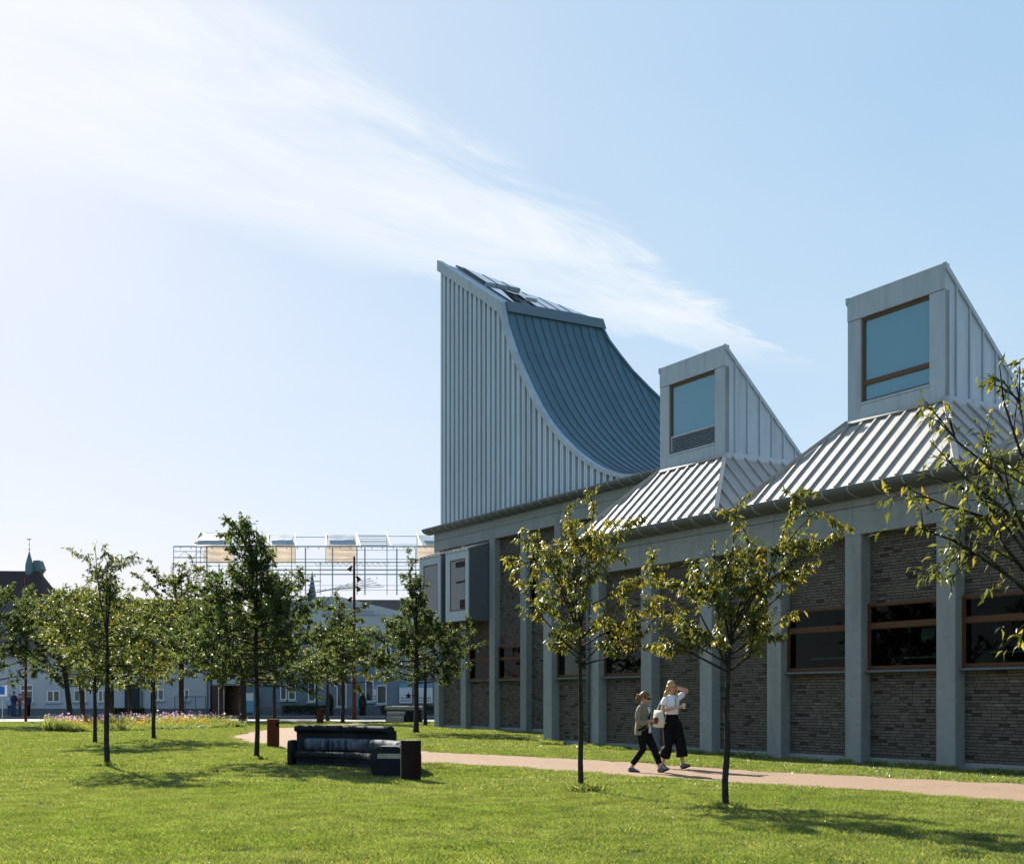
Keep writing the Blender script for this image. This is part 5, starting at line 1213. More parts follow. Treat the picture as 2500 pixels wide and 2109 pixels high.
# ================================================================== FLOWER BED
def flowers():
    r = np.random.default_rng(3)
    a, c = np.array([-17.7, 51.8]), np.array([-12.9, 60.4]); dl = c - a; nrm = np.array([-dl[1], dl[0]]) / np.linalg.norm(dl)
    e = empty('flower_bed', (a[0], a[1], 0), label='long bed of pink, white and yellow flowers on the far lawn', category='flower bed')
    n = 5200
    s = r.uniform(0, 1, n); w = r.uniform(0, 1, n) ** 0.8; wid = 3.6 * np.sqrt(np.clip(1 - (2 * s - 1) ** 8, 0, 1))
    B = dl[None] * s[:, None] + nrm[None] * (w * wid)[:, None]
    hgt = 0.25 + 0.44 * w + r.normal(0, 0.06, n)
    # stems and leaves: thin upright blades
    def blades(B, hgt, wd, m, name, tones, kind, tilt=0.12):
        n = len(B); ang = r.uniform(0, 6.28, n); tx = r.normal(0, tilt, n); ty = r.normal(0, tilt, n)
        P0 = np.stack([B[:, 0] - np.cos(ang) * wd, B[:, 1] - np.sin(ang) * wd, np.zeros(n)], 1); P1 = np.stack([B[:, 0] + np.cos(ang) * wd, B[:, 1] + np.sin(ang) * wd, np.zeros(n)], 1)
        P2 = np.stack([B[:, 0] + tx, B[:, 1] + ty, hgt], 1)
        V = np.stack([P0, P1, P2], 1).reshape(-1, 3); o = link(name, new_mesh(name, V, np.arange(3 * n).reshape(-1, 3).tolist(), m, tones=tones), e)
        if kind: o['kind'] = kind
        return P2
    gm = leafmat('bed_green', [(0, (0.10, 0.125, 0.05)), (1, (0.25, 0.25, 0.10))], 0.5, 0.5, 0.2)
    k = 3
    BB = np.repeat(B, k, 0) + r.normal(0, 0.06, (n * k, 2)); HB = np.repeat(hgt, k) * r.uniform(0.5, 1.0, n * k)
    tips = blades(B, hgt, 0.012, gm, 'stems', r.uniform(0, 1, n), 'stuff'); blades(BB, HB, 0.03, gm, 'leaves', r.uniform(0, 1, n * k), 'stuff', 0.2)
    def heads(sel, size, m, name):
        P = tips[sel]; n = len(P); sz = size * r.uniform(0.7, 1.3, n)
        th = np.linspace(0, 2 * np.pi, 7)[:-1]; nx = r.normal(0, 0.5, (n, 3)) + np.array([0, -0.6, 0.7]); nx /= np.linalg.norm(nx, axis=1)[:, None]
        ax = np.cross(nx, r.normal(size=(n, 3))); ax /= np.linalg.norm(ax, axis=1)[:, None]; ay = np.cross(nx, ax)
        ring = P[:, None] + sz[:, None, None] * (np.cos(th)[None, :, None] * ax[:, None] + np.sin(th)[None, :, None] * ay[:, None]) + 0.25 * sz[:, None, None] * nx[:, None]
        V = np.concatenate([P[:, None], ring], 1).reshape(-1, 3); F_ = (np.arange(n)[:, None, None] * 7 + np.array([(0, i + 1, (i + 1) % 6 + 1) for i in range(6)])[None]).reshape(-1, 3)
        o = link(name, new_mesh(name, V, F_.tolist(), m, tones=np.repeat(r.uniform(0, 1, n), 6)), e); o['kind'] = 'stuff'
    pinkm = leafmat('petal_pink', [(0, (0.62, 0.18, 0.40)), (0.6, (0.68, 0.38, 0.55)), (1, (0.8, 0.72, 0.76))], 0.4, 0.6, 0.2, (1, 1, 1)); yelm = leafmat('petal_yellow', [(0, (0.62, 0.27, 0.02)), (1, (0.72, 0.45, 0.05))], 0.4, 0.6, 0.2, (1, 1, 1))
    back = np.where((w > 0.5) & (r.uniform(0, 1, n) < 0.2))[0]; fr = np.where((w < 0.6) & (w > 0.08) & (r.uniform(0, 1, n) < 0.2 * (0.5 + 0.9 * (np.sin(s * 19) > 0.1))))[0]
    heads(back, 0.036, pinkm, 'pink_flowers'); heads(fr, 0.032, yelm, 'yellow_flowers')
    return a, c, nrm
FA_, FC_, FN_ = flowers()
BED = [tuple(FA_), tuple(FC_), tuple(FC_ + FN_ * 3.4), tuple(FA_ + FN_ * 3.4)]

# ================================================================== GRASS
GRASS = leafmat('grass_blade', [(0.0, (0.068, 0.112, 0.024)), (0.5, (0.126, 0.186, 0.042)), (0.85, (0.24, 0.262, 0.07)), (1.0, (0.38, 0.34, 0.17))], 0.42, 0.36, 0.5, (1.35, 1.35, 0.65))
def vary_grass(m):
    t = m.node_tree; r = [n for n in t.nodes if n.type == 'VALTORGB'][0]
    g = t.nodes.new('ShaderNodeNewGeometry')
    n = t.nodes.new('ShaderNodeTexNoise'); n.inputs['Scale'].default_value = 0.35; n.inputs['Detail'].default_value = 7; n.inputs['Roughness'].default_value = 0.6; t.links.new(g.outputs['Position'], n.inputs['Vector'])
    mr = t.nodes.new('ShaderNodeMapRange'); mr.inputs['From Min'].default_value = 0.36; mr.inputs['From Max'].default_value = 0.66; t.links.new(n.outputs[0], mr.inputs['Value'])
    n5 = t.nodes.new('ShaderNodeTexNoise'); n5.inputs['Scale'].default_value = 1.9; n5.inputs['Detail'].default_value = 5; t.links.new(g.outputs['Position'], n5.inputs['Vector'])
    m5 = t.nodes.new('ShaderNodeMapRange'); m5.inputs['From Min'].default_value = 0.3; m5.inputs['From Max'].default_value = 0.7; m5.inputs['To Min'].default_value = 0.72; m5.inputs['To Max'].default_value = 1.25; t.links.new(n5.outputs[0], m5.inputs['Value'])
    sc5 = t.nodes.new('ShaderNodeVectorMath'); sc5.operation = 'SCALE'; t.links.new(m5.outputs[0], sc5.inputs['Scale'])
    mx = t.nodes.new('ShaderNodeMixRGB'); mx.blend_type = 'MULTIPLY'; t.links.new(mr.outputs[0], mx.inputs[0]); mx.inputs[2].default_value = (1.34, 1.14, 1.7, 1)
    dst = [(l.to_node, l.to_socket) for l in r.outputs[0].links]
    t.links.new(r.outputs[0], mx.inputs[1]); t.links.new(mx.outputs[0], sc5.inputs[0])
    for nd, sk_ in dst: t.links.new(sc5.outputs[0], sk_)
vary_grass(GRASS)
def grass_patch(name, size, n, hgt, wd, seed, dry=0.06):
    r = np.random.default_rng(seed)
    B = r.uniform(-size / 2, size / 2, (n, 2)); ang = r.uniform(0, 6.28, n); hh = hgt * r.uniform(0.5, 1.25, n); wd = wd * r.uniform(0.7, 1.3, n)
    lx, ly = r.normal(0, 0.5, n) * hh, r.normal(0, 0.5, n) * hh
    c, s = np.cos(ang) * wd, np.sin(ang) * wd
    V = np.stack([np.stack([B[:, 0] - c, B[:, 1] - s, np.zeros(n)], 1), np.stack([B[:, 0] + c, B[:, 1] + s, np.zeros(n)], 1),
                  np.stack([B[:, 0] + c * .7 + lx * .4, B[:, 1] + s * .7 + ly * .4, hh * .62], 1), np.stack([B[:, 0] + lx, B[:, 1] + ly, hh], 1)], 1).reshape(-1, 3)
    idx = np.arange(n)[:, None] * 4
    FA = np.concatenate([idx + np.array([[0, 1, 2]]), idx + np.array([[0, 2, 3]])], 1).reshape(-1, 3)
    T = r.uniform(0, 0.85, n); d = r.uniform(0, 1, n) < dry; T[d] = r.uniform(0.85, 1.0, d.sum())
    return bpy.data.objects.new(name, new_mesh(name, V, FA.tolist(), GRASS, tones=np.repeat(T, 2)))
def scatter(name, label, pts, patches, seed, smin=0.8, smax=1.25):
    r = np.random.default_rng(seed); n = len(pts)
    me = bpy.data.meshes.new(name); me.vertices.add(n); me.vertices.foreach_set('co', np.asarray(pts, np.float32).reshape(-1)); me.update()
    a = me.attributes.new('spin', 'FLOAT', 'POINT'); a.data.foreach_set('value', r.uniform(0, 6.283, n).astype(np.float32))
    a = me.attributes.new('size', 'FLOAT', 'POINT'); 
    pa = np.asarray(pts); nz_ = np.sin(pa[:, 0] * 1.7 + 1.3 * np.sin(pa[:, 1] * 0.9)) * np.cos(pa[:, 1] * 1.3 + np.sin(pa[:, 0] * 0.8 + 2)) + 0.5 * np.sin(pa[:, 0] * 4.1 + pa[:, 1] * 3.3)
    a.data.foreach_set('value', (r.uniform(smin, smax, n) * (1 + 0.22 * nz_)).astype(np.float32))
    a = me.attributes.new('pick', 'INT', 'POINT'); a.data.foreach_set('value', r.integers(0, len(patches), n).astype(np.int32))
    o = link(name, me, kind='stuff', label=label, category='grass')
    ng = bpy.data.node_groups.new(name + '_nodes', 'GeometryNodeTree')
    ng.interface.new_socket('Geometry', in_out='INPUT', socket_type='NodeSocketGeometry'); ng.interface.new_socket('Geometry', in_out='OUTPUT', socket_type='NodeSocketGeometry')
    gi, go = ng.nodes.new('NodeGroupInput'), ng.nodes.new('NodeGroupOutput')
    ins = ng.nodes.new('GeometryNodeInstanceOnPoints'); g2i = ng.nodes.new('GeometryNodeGeometryToInstance')
    for pt in reversed(patches):
        oi = ng.nodes.new('GeometryNodeObjectInfo'); oi.inputs['Object'].default_value = pt; ng.links.new(oi.outputs['Geometry'], g2i.inputs[0])
    ins.inputs['Pick Instance'].default_value = True
    def named(nm, ty):
        q = ng.nodes.new('GeometryNodeInputNamedAttribute'); q.data_type = ty; q.inputs['Name'].default_value = nm; return q.outputs['Attribute']
    cmb = ng.nodes.new('ShaderNodeCombineXYZ'); ng.links.new(named('spin', 'FLOAT'), cmb.inputs[2])
    ng.links.new(gi.outputs[0], ins.inputs['Points']); ng.links.new(g2i.outputs[0], ins.inputs['Instance'])
    ng.links.new(cmb.outputs[0], ins.inputs['Rotation']); ng.links.new(named('size', 'FLOAT'), ins.inputs['Scale']); ng.links.new(named('pick', 'INT'), ins.inputs['Instance Index'])
    ng.links.new(ins.outputs[0], go.inputs[0])
    md = o.modifiers.new('scatter', 'NODES'); md.node_group = ng
    return o
def lawn_points(y0, y1, density, seed, margin=1.06):
    r = np.random.default_rng(seed); wmax = (1250 / F) * y1 * margin + 1
    n = int(2 * wmax * (y1 - y0) * density); x = r.uniform(-wmax, wmax, n); y = r.uniform(y0, y1, n)
    k = np.abs(x) < (1250 / F) * y * margin + 0.6
    k &= ~inside_poly(x, y, PATH2)
    k &= ~inside_poly(x, y, BED)
    u = (x - O.x) * EU.x + (y - O.y) * EU.y; v = (x - O.x) * EV.x + (y - O.y) * EV.y
    k &= ~((u > -0.4) & (v > -0.05)); k &= ~(v > 6.4) | (u < -20.9)
    return np.stack([x[k], y[k], np.full(k.sum(), 0.0)], 1)
near = [grass_patch('grass_tuft', 0.36, 330, 0.042, 0.0030, 100 + i) for i in range(4)]
mid = [grass_patch('grass_tuft', 0.55, 330, 0.045, 0.0050, 110 + i) for i in range(4)]
farp = [grass_patch('grass_tuft', 1.0, 420, 0.055, 0.0095, 120 + i) for i in range(3)]
scatter('near_grass', 'short sunlit grass of the lawn nearest the camera', lawn_points(10.6, 20, 30, 1), near, 1)
scatter('middle_grass', 'short grass of the lawn around the path and sofa', lawn_points(20, 36, 12, 2), mid, 2)
scatter('far_grass', 'short grass of the far lawn up to the street', lawn_points(36, 73.2, 4, 3), farp, 3)
# taller tufts round the tree feet
tufts = [grass_patch('grass_tuft', 0.30, 160, 0.10, 0.0035, 130 + i, 0.1) for i in range(2)]
tp_ = []
for (x, y) in ((1417, 1934), (1770, 1979), (260.6, 1873.5), (626.5, 1854)):
    g = G(x, y); rr = random.Random(x)
    for k in range(5): tp_.append((g.x + rr.uniform(-.2, .2), g.y + rr.uniform(-.2, .2), 0))
g0 = random.Random(4)
for k in range(70):
    uu = g0.uniform(-0.3, 19); q = UV(uu, -0.12 - g0.uniform(0, .15)); tp_.append((q.x, q.y, 0))
scatter('tall_grass', 'taller unmown grass tufts at tree feet and along the wall', tp_, tufts, 6)
# fallen leaves
tv, tf = leaf_template(0.1); sh = [new_mesh('fallen_leaf', tv, tf, LEAF, tones=[x] * 4) for x in (0.86, 0.93, 0.99)]
rr = random.Random(9)
FL = [(1518, 1821, 2, 'orange fallen leaf on the verge behind the path left of the walkers'), (2015, 1879, 2, 'orange fallen leaf on the verge below the leftmost large facade window'), (1731, 1970, 2, 'red fallen leaf on the lawn just left of the leaning cherry trunk'),
      (1866, 1870, 1, 'yellow fallen leaf on the verge behind the path right of the leaning cherry'), (2330, 1975, 1, 'yellow fallen leaf on the lawn near the right edge below the path'), (1534, 1965, 2, 'reddish fallen leaf on the lawn between the two cherry trunks'),
      (2046, 2041, 1, 'yellow fallen leaf in the tree shadow at lower right'), (1588, 1911, 1, 'yellow fallen leaf on the near path edge below the walkers'), (700, 2060, 0, 'pale yellow fallen leaf on the open lawn at lower left'), (1120, 2030, 1, 'yellow fallen leaf on the open lawn at bottom centre')]
for i, (x, y, c, lb) in enumerate(FL):
    p = G(x, y, 0.035); o = link('fallen_leaf', sh[c], None, p, label=lb, category='leaf', group='fallen leaves on the lawn')
    o.scale = (0.09, 0.09, 0.09); o.rotation_euler = (rr.uniform(-.5, .5), rr.uniform(-.5, .5), rr.uniform(0, 6))
# ================================================================== PEOPLE
SKIN = mat('skin', (0.46, 0.27, 0.19), 0.5, 0.08, 20); HAIR_BR = mat('hair_brown', (0.16, 0.085, 0.04), 0.45, 0.3, 40, stretch=(1, 1, 0.2)); HAIR_BL = mat('hair_blond', (0.42, 0.25, 0.11), 0.4, 0.3, 40, stretch=(1, 1, 0.2))
CL = {'jacket': mat('jacket_cloth', (0.23, 0.19, 0.135), 0.85, 0.12, 12, bump=0.3), 'shirt': mat('white_cotton', (0.72, 0.73, 0.76), 0.8, 0.06, 10, bump=0.2), 'trousers': mat('black_cloth', (0.005, 0.005, 0.006), 0.8, 0.2, 8), 'shoe': mat('shoe_grey', (0.10, 0.105, 0.12), 0.6, 0.4, 14), 'sole': mat('shoe_sole', (0.02, 0.02, 0.02), 0.7, 0.1), 'bag': mat('canvas_bag', (0.55, 0.5, 0.43), 0.85, 0.1, 14), 'cup': mat('paper_cup', (0.12, 0.06, 0.03), 0.6, 0.1), 'glass': mat('drink_cup', (0.6, 0.5, 0.36), 0.3, 0.1),
      'navy': mat('navy_cloth', (0.03, 0.035, 0.07), 0.85, 0.1), 'red': mat('red_cloth', (0.40, 0.10, 0.12), 0.85, 0.1), 'ltblue': mat('light_blue_cloth', (0.35, 0.5, 0.68), 0.85, 0.1), 'jeans': mat('jeans_cloth', (0.05, 0.08, 0.14), 0.85, 0.15)}
def loft(mb, rings, n=20, cap=True):            # rings: (cx, cy, z, rx, ry)
    base = len(mb.v)
    for (cx, cy, z, rx, ry) in rings:
        for k in range(n): t = 2 * math.pi * k / n; mb.v.append((cx + rx * math.cos(t), cy + ry * math.sin(t), z))
    for i in range(len(rings) - 1):
        for k in range(n): k2 = (k + 1) % n; mb.f.append((base + i * n + k, base + i * n + k2, base + (i + 1) * n + k2, base + (i + 1) * n + k))
    if cap: mb.f.append(tuple(base + k for k in range(n))[::-1]); mb.f.append(tuple(base + (len(rings) - 1) * n + k for k in range(n)))
    return mb
def fuse(mb, name, m, parent, voxel=0.011, smooth=4):
    """weld overlapping forms into one continuous skin"""
    me = new_mesh(name, mb.v, mb.f, m)
    o = bpy.data.objects.new(name, me); COL.objects.link(o)
    md = o.modifiers.new('weld', 'REMESH'); md.mode = 'VOXEL'; md.voxel_size = voxel; md.use_smooth_shade = True
    ms = o.modifiers.new('soft', 'SMOOTH'); ms.iterations = smooth; ms.factor = 0.5
    dg = bpy.context.evaluated_depsgraph_get(); dg.update()
    fin = bpy.data.meshes.new_from_object(o.evaluated_get(dg)); fin.name = name
    if not fin.materials: fin.materials.append(m)
    fin.polygons.foreach_set('use_smooth', [True] * len(fin.polygons))
    bpy.data.objects.remove(o, do_unlink=True)
    return link(name, fin, parent)
def hand(mb, w_, fwd, side, s=1.0, curl=0.5):
    """palm, four unequal bent fingers and a thumb from wrist w_, pointing fwd, thumb towards side"""
    w_, fwd, side = Vector(w_), Vector(fwd).normalized(), Vector(side).normalized(); nrm = fwd.cross(side).normalized()
    pc = w_ + fwd * 0.045 * s
    mb.tube([w_, w_ + fwd * 0.03 * s, w_ + fwd * 0.085 * s], [0.024 * s, 0.033 * s, 0.032 * s], 8)
    for k, ln in enumerate((0.062, 0.07, 0.066, 0.052)):
        b0 = w_ + fwd * 0.082 * s + side * (0.027 - 0.018 * k) * s; p1 = b0 + (fwd * math.cos(curl * .6) + nrm * math.sin(curl * .6)) * ln * 0.5 * s
        p2 = p1 + (fwd * math.cos(curl * 1.7) + nrm * math.sin(curl * 1.7)) * ln * 0.55 * s
        mb.tube([b0 - fwd * 0.02 * s, b0, p1, p2], [0.010 * s, 0.0098 * s, 0.009 * s, 0.0078 * s], 6)
    b0 = w_ + fwd * 0.03 * s + side * 0.026 * s; p1 = b0 + (fwd * 0.6 + side * 0.75).normalized() * 0.036 * s; p2 = p1 + (fwd * 0.9 + nrm * 0.35).normalized() * 0.032 * s
    mb.tube([b0 - side * 0.012 * s, b0, p1, p2], [0.012 * s, 0.012 * s, 0.0105 * s, 0.0085 * s], 6)
def head(mb, c, s, fwd, tilt):
    """head with brow, nose, lips, chin and ears; returns the local axes"""
    q = Matrix.Rotation(fwd, 3, 'Z') @ Matrix.Rotation(tilt[0], 3, 'Y') @ Matrix.Rotation(tilt[1], 3, 'X'); c = Vector(c)
    def tr(p): return c + q @ (Vector(p) * s)
    def blob(p, r):
        b = MB(); b.ball((0, 0, 0), r, 14, 10); mb.add([c + q @ ((Vector(v) + Vector(p)) * s) for v in b.v], b.f)
    blob((-0.008, 0, 0.018), (0.094, 0.074, 0.098)); blob((0.022, 0, -0.045), (0.062, 0.056, 0.068)); blob((0.058, 0, -0.092), (0.022, 0.024, 0.018))
    mb.tube([tr((0.082, 0, 0.018)), tr((0.098, 0, -0.012)), tr((0.104, 0, -0.024)), tr((0.085, 0, -0.032))], [0.009 * s, 0.011 * s, 0.013 * s, 0.011 * s], 8)
    blob((0.078, 0, -0.058), (0.012, 0.024, 0.010)); blob((0.076, 0, 0.032), (0.018, 0.05, 0.010))
    for sd in (-1, 1): blob((-0.005, sd * 0.074, -0.008), (0.018, 0.009, 0.032))
    return tr, q
def shoe(parent, ank, fwd, pitch, m1, m2, s=1.0):
    q = Matrix.Rotation(math.atan2(fwd[1], fwd[0]), 3, 'Z') @ Matrix.Rotation(pitch, 3, 'Y'); a = Vector(ank)
    def ad(b, rings): 
        t = MB(); loft(t, rings, 14); return b.add([a + q @ (Vector((v[2], v[1], v[0])) * s) for v in t.v], [f[::-1] for f in t.f])
    # rings along x (length): (z centre, y, x, rz, ry)
    b = ad(MB(), [(-0.045, 0, -0.065, 0.012, 0.012), (-0.032, 0, -0.055, 0.042, 0.032), (-0.02, 0, -0.01, 0.058, 0.036), (-0.035, 0, 0.05, 0.042, 0.038), (-0.05, 0, 0.11, 0.028, 0.040), (-0.058, 0, 0.16, 0.018, 0.032), (-0.062, 0, 0.18, 0.006, 0.014)]); b.build('shoe', m1, parent, smooth=True)
    b = ad(MB(), [(-0.082, 0, -0.07, 0.008, 0.022), (-0.082, 0, -0.05, 0.014, 0.036), (-0.082, 0, 0.04, 0.013, 0.038), (-0.082, 0, 0.12, 0.013, 0.043), (-0.078, 0, 0.17, 0.010, 0.032), (-0.074, 0, 0.188, 0.004, 0.012)]); b.build('sole', m2, parent, smooth=True)

def woman_a():
    p = G(1570, 1885)
    e = empty('person', p, math.atan2(-0.50, 0.86), label='person in a beige jacket and sunglasses walking with a takeaway cup', category='person', group='people walking on the path')
    LH, RH = Vector((0.31, 0.03, 1.03)), Vector((0.26, -0.06, 1.02))
    fa, fb = Vector((0.33, 0.075, 0.085)), Vector((-0.22, -0.075, 0.088))
    b = MB(); tr, q = head(b, (0.045, 0, 1.475), 1.0, 0.0, (0.32, 0))
    b.tube([(-0.005, 0, 1.28), (0.005, 0, 1.35), (0.025, 0, 1.42)], [0.06, 0.05, 0.05], 10)
    loft(b, [(0, 0, 0.80, 0.10, 0.15), (0, 0, 0.95, 0.085, 0.125), (0, 0, 1.12, 0.095, 0.14), (0, 0, 1.26, 0.085, 0.15), (0, 0, 1.32, 0.05, 0.09)])
    for sd, ha in ((1, LH), (-1, RH)):
        b.tube([(0, sd * 0.15, 1.27), (0.0, sd * 0.205, 1.12), (0.02, sd * 0.215, 0.99)], [0.045, 0.042, 0.036], 8); b.tube([(0.02, sd * 0.215, 0.99), (0.14, sd * 0.15, 1.0), ha - Vector((0.05, 0, 0.0))], [0.036, 0.033, 0.023], 8)
    hand(b, LH - Vector((0.06, 0, 0)), (1, -0.25, 0.05), (0, 0, 1), 0.95, 0.9); hand(b, RH - Vector((0.06, 0, 0)), (1, 0.35, 0.1), (0, 0, 1), 0.95, 0.8)
    for a, hip, kn in ((fa, (0.0, 0.085, 0.84), (0.19, 0.085, 0.47)), (fb, (0, -0.085, 0.84), (0.03, -0.08, 0.46))):
        b.tube([hip, kn], [0.085, 0.055], 10); b.tube([kn, (Vector(kn) + a) / 2 + Vector((-0.01, 0, 0)), a], [0.055, 0.048, 0.033], 10)
        b.tube([a, a + Vector((0.06, 0, -0.05))], [0.03, 0.03], 8)
    fuse(b, 'body', SKIN, e, 0.010, 3)
    # trousers
    b = MB(); loft(b, [(0, 0, 0.74, 0.125, 0.165), (0, 0, 0.84, 0.125, 0.17), (0, 0, 0.93, 0.11, 0.15)])
    b.tube([(0.01, 0.085, 0.82), (0.10, 0.085, 0.64), (0.195, 0.085, 0.47), (0.26, 0.08, 0.32), (0.315, 0.075, 0.175)], [0.105, 0.092, 0.075, 0.066, 0.058], 14)
    b.tube([(0.0, -0.085, 0.82), (0.02, -0.085, 0.64), (0.03, -0.08, 0.46), (-0.09, -0.078, 0.30), (-0.195, -0.075, 0.17)], [0.105, 0.094, 0.076, 0.066, 0.058], 14)
    fuse(b, 'trousers', CL['trousers'], e, 0.011, 3)
    # jacket
    b = MB(); loft(b, [(-0.02, 0, 0.74, 0.135, 0.205), (-0.02, 0, 0.86, 0.135, 0.20), (-0.012, 0, 1.02, 0.125, 0.178), (-0.008, 0, 1.18, 0.125, 0.18), (-0.008, 0, 1.27, 0.105, 0.175), (-0.005, 0, 1.325, 0.075, 0.12), (0, 0, 1.355, 0.06, 0.07)], 24)
    for sd, ha in ((1, LH), (-1, RH)):
        b.tube([(0, sd * 0.145, 1.275), (0.0, sd * 0.205, 1.19), (-0.01, sd * 0.232, 1.08), (0.01, sd * 0.235, 0.985), (0.10, sd * 0.19, 0.98), ha + Vector((-0.10, sd * 0.01, -0.005))], [0.06, 0.064, 0.06, 0.06, 0.055, 0.046], 12)
    fuse(b, 'jacket', CL['jacket'], e, 0.011, 3)
    b = MB()
    for k in range(13):
        z = 0.78 + k * 0.043; y = 0.045 - 0.02 * (k / 12); x = 0.128 + (0.0 if z < 1.2 else -(z - 1.2) * 0.30) - (0.012 if 0.95 < z < 1.1 else 0)
        w_ = 0.055 if z < 1.15 else 0.05
        b.v += [(x, y - w_, z), (x + 0.006, y, z), (x, y + w_, z)]
    for k in range(12):
        i = k * 3; b.f += [(i, i + 1, i + 4, i + 3), (i + 1, i + 2, i + 5, i + 4)]
    b.build('shirt', CL['shirt'], e, smooth=True)
    b = MB(); st = [(-0.10, 0.10, 1.31), (0.0, 0.115, 1.345), (0.075, 0.09, 1.29), (0.135, 0.03, 1.16), (0.14, -0.06, 1.02), (0.10, -0.165, 0.88), (-0.02, -0.215, 0.84)]
    for k in range(len(st) - 1): b.bar(st[k], st[k + 1], 0.045, 0.012, (1, 0, 0.2))
    b.build('bag_strap', CL['trousers'], e)
    # hair: cap plus pony tail
    b = MB()
    bb = MB(); bb.ball((0, 0, 0), (0.104, 0.083, 0.103), 16, 12); b.add([Vector((0.045, 0, 1.475)) + q @ (Vector(v) + Vector((-0.022, 0, 0.028))) for v in bb.v], bb.f)
    b.tube([tr((-0.11, 0, 0.02)), tr((-0.15, 0, 0.0)), tr((-0.165, 0, -0.07)), tr((-0.15, 0, -0.15))], [0.028, 0.042, 0.036, 0.014], 10)
    fuse(b, 'hair', HAIR_BR, e, 0.009, 3)
    b = MB(); 
    def bxh(x0, x1, y0, y1, z0, z1):
        t = MB(); t.box(x0, x1, y0, y1, z0, z1); b.add([tr(v) for v in t.v], t.f)
    bxh(0.084, 0.096, -0.062, -0.008, -0.012, 0.03); bxh(0.084, 0.096, 0.008, 0.062, -0.012, 0.03); bxh(0.088, 0.098, -0.01, 0.01, 0.014, 0.022); bxh(-0.0, 0.09, -0.08, -0.074, 0.012, 0.024); bxh(0.0, 0.09, 0.074, 0.08, 0.012, 0.024)
    b.build('sunglasses', CL['sole'], e)
    b = MB(); bxh(0.0825, 0.0905, -0.02, 0.02, -0.062, -0.055); b.build('mouth', mat('lips', (0.33, 0.11, 0.09), 0.5), e)
    shoe(e, fa, (1, 0.1), -0.38, CL['shoe'], CL['sole']); shoe(e, fb, (1, -0.1), 0.0, CL['shoe'], CL['sole'])
    c = empty('coffee_cup', e.matrix_basis @ (RH + Vector((0.04, 0.02, -0.03))), label='brown takeaway cup held by the person in the beige jacket', category='cup')
    b = MB(); b.tube([(0, 0, -0.03), (0, 0, 0.085)], [0.028, 0.038], 14); b.build('cup_body', CL['cup'], c); b = MB(); b.tube([(0, 0, 0.085), (0, 0, 0.10)], [0.041, 0.036], 14); b.build('lid', CL['sole'], c)
woman_a()

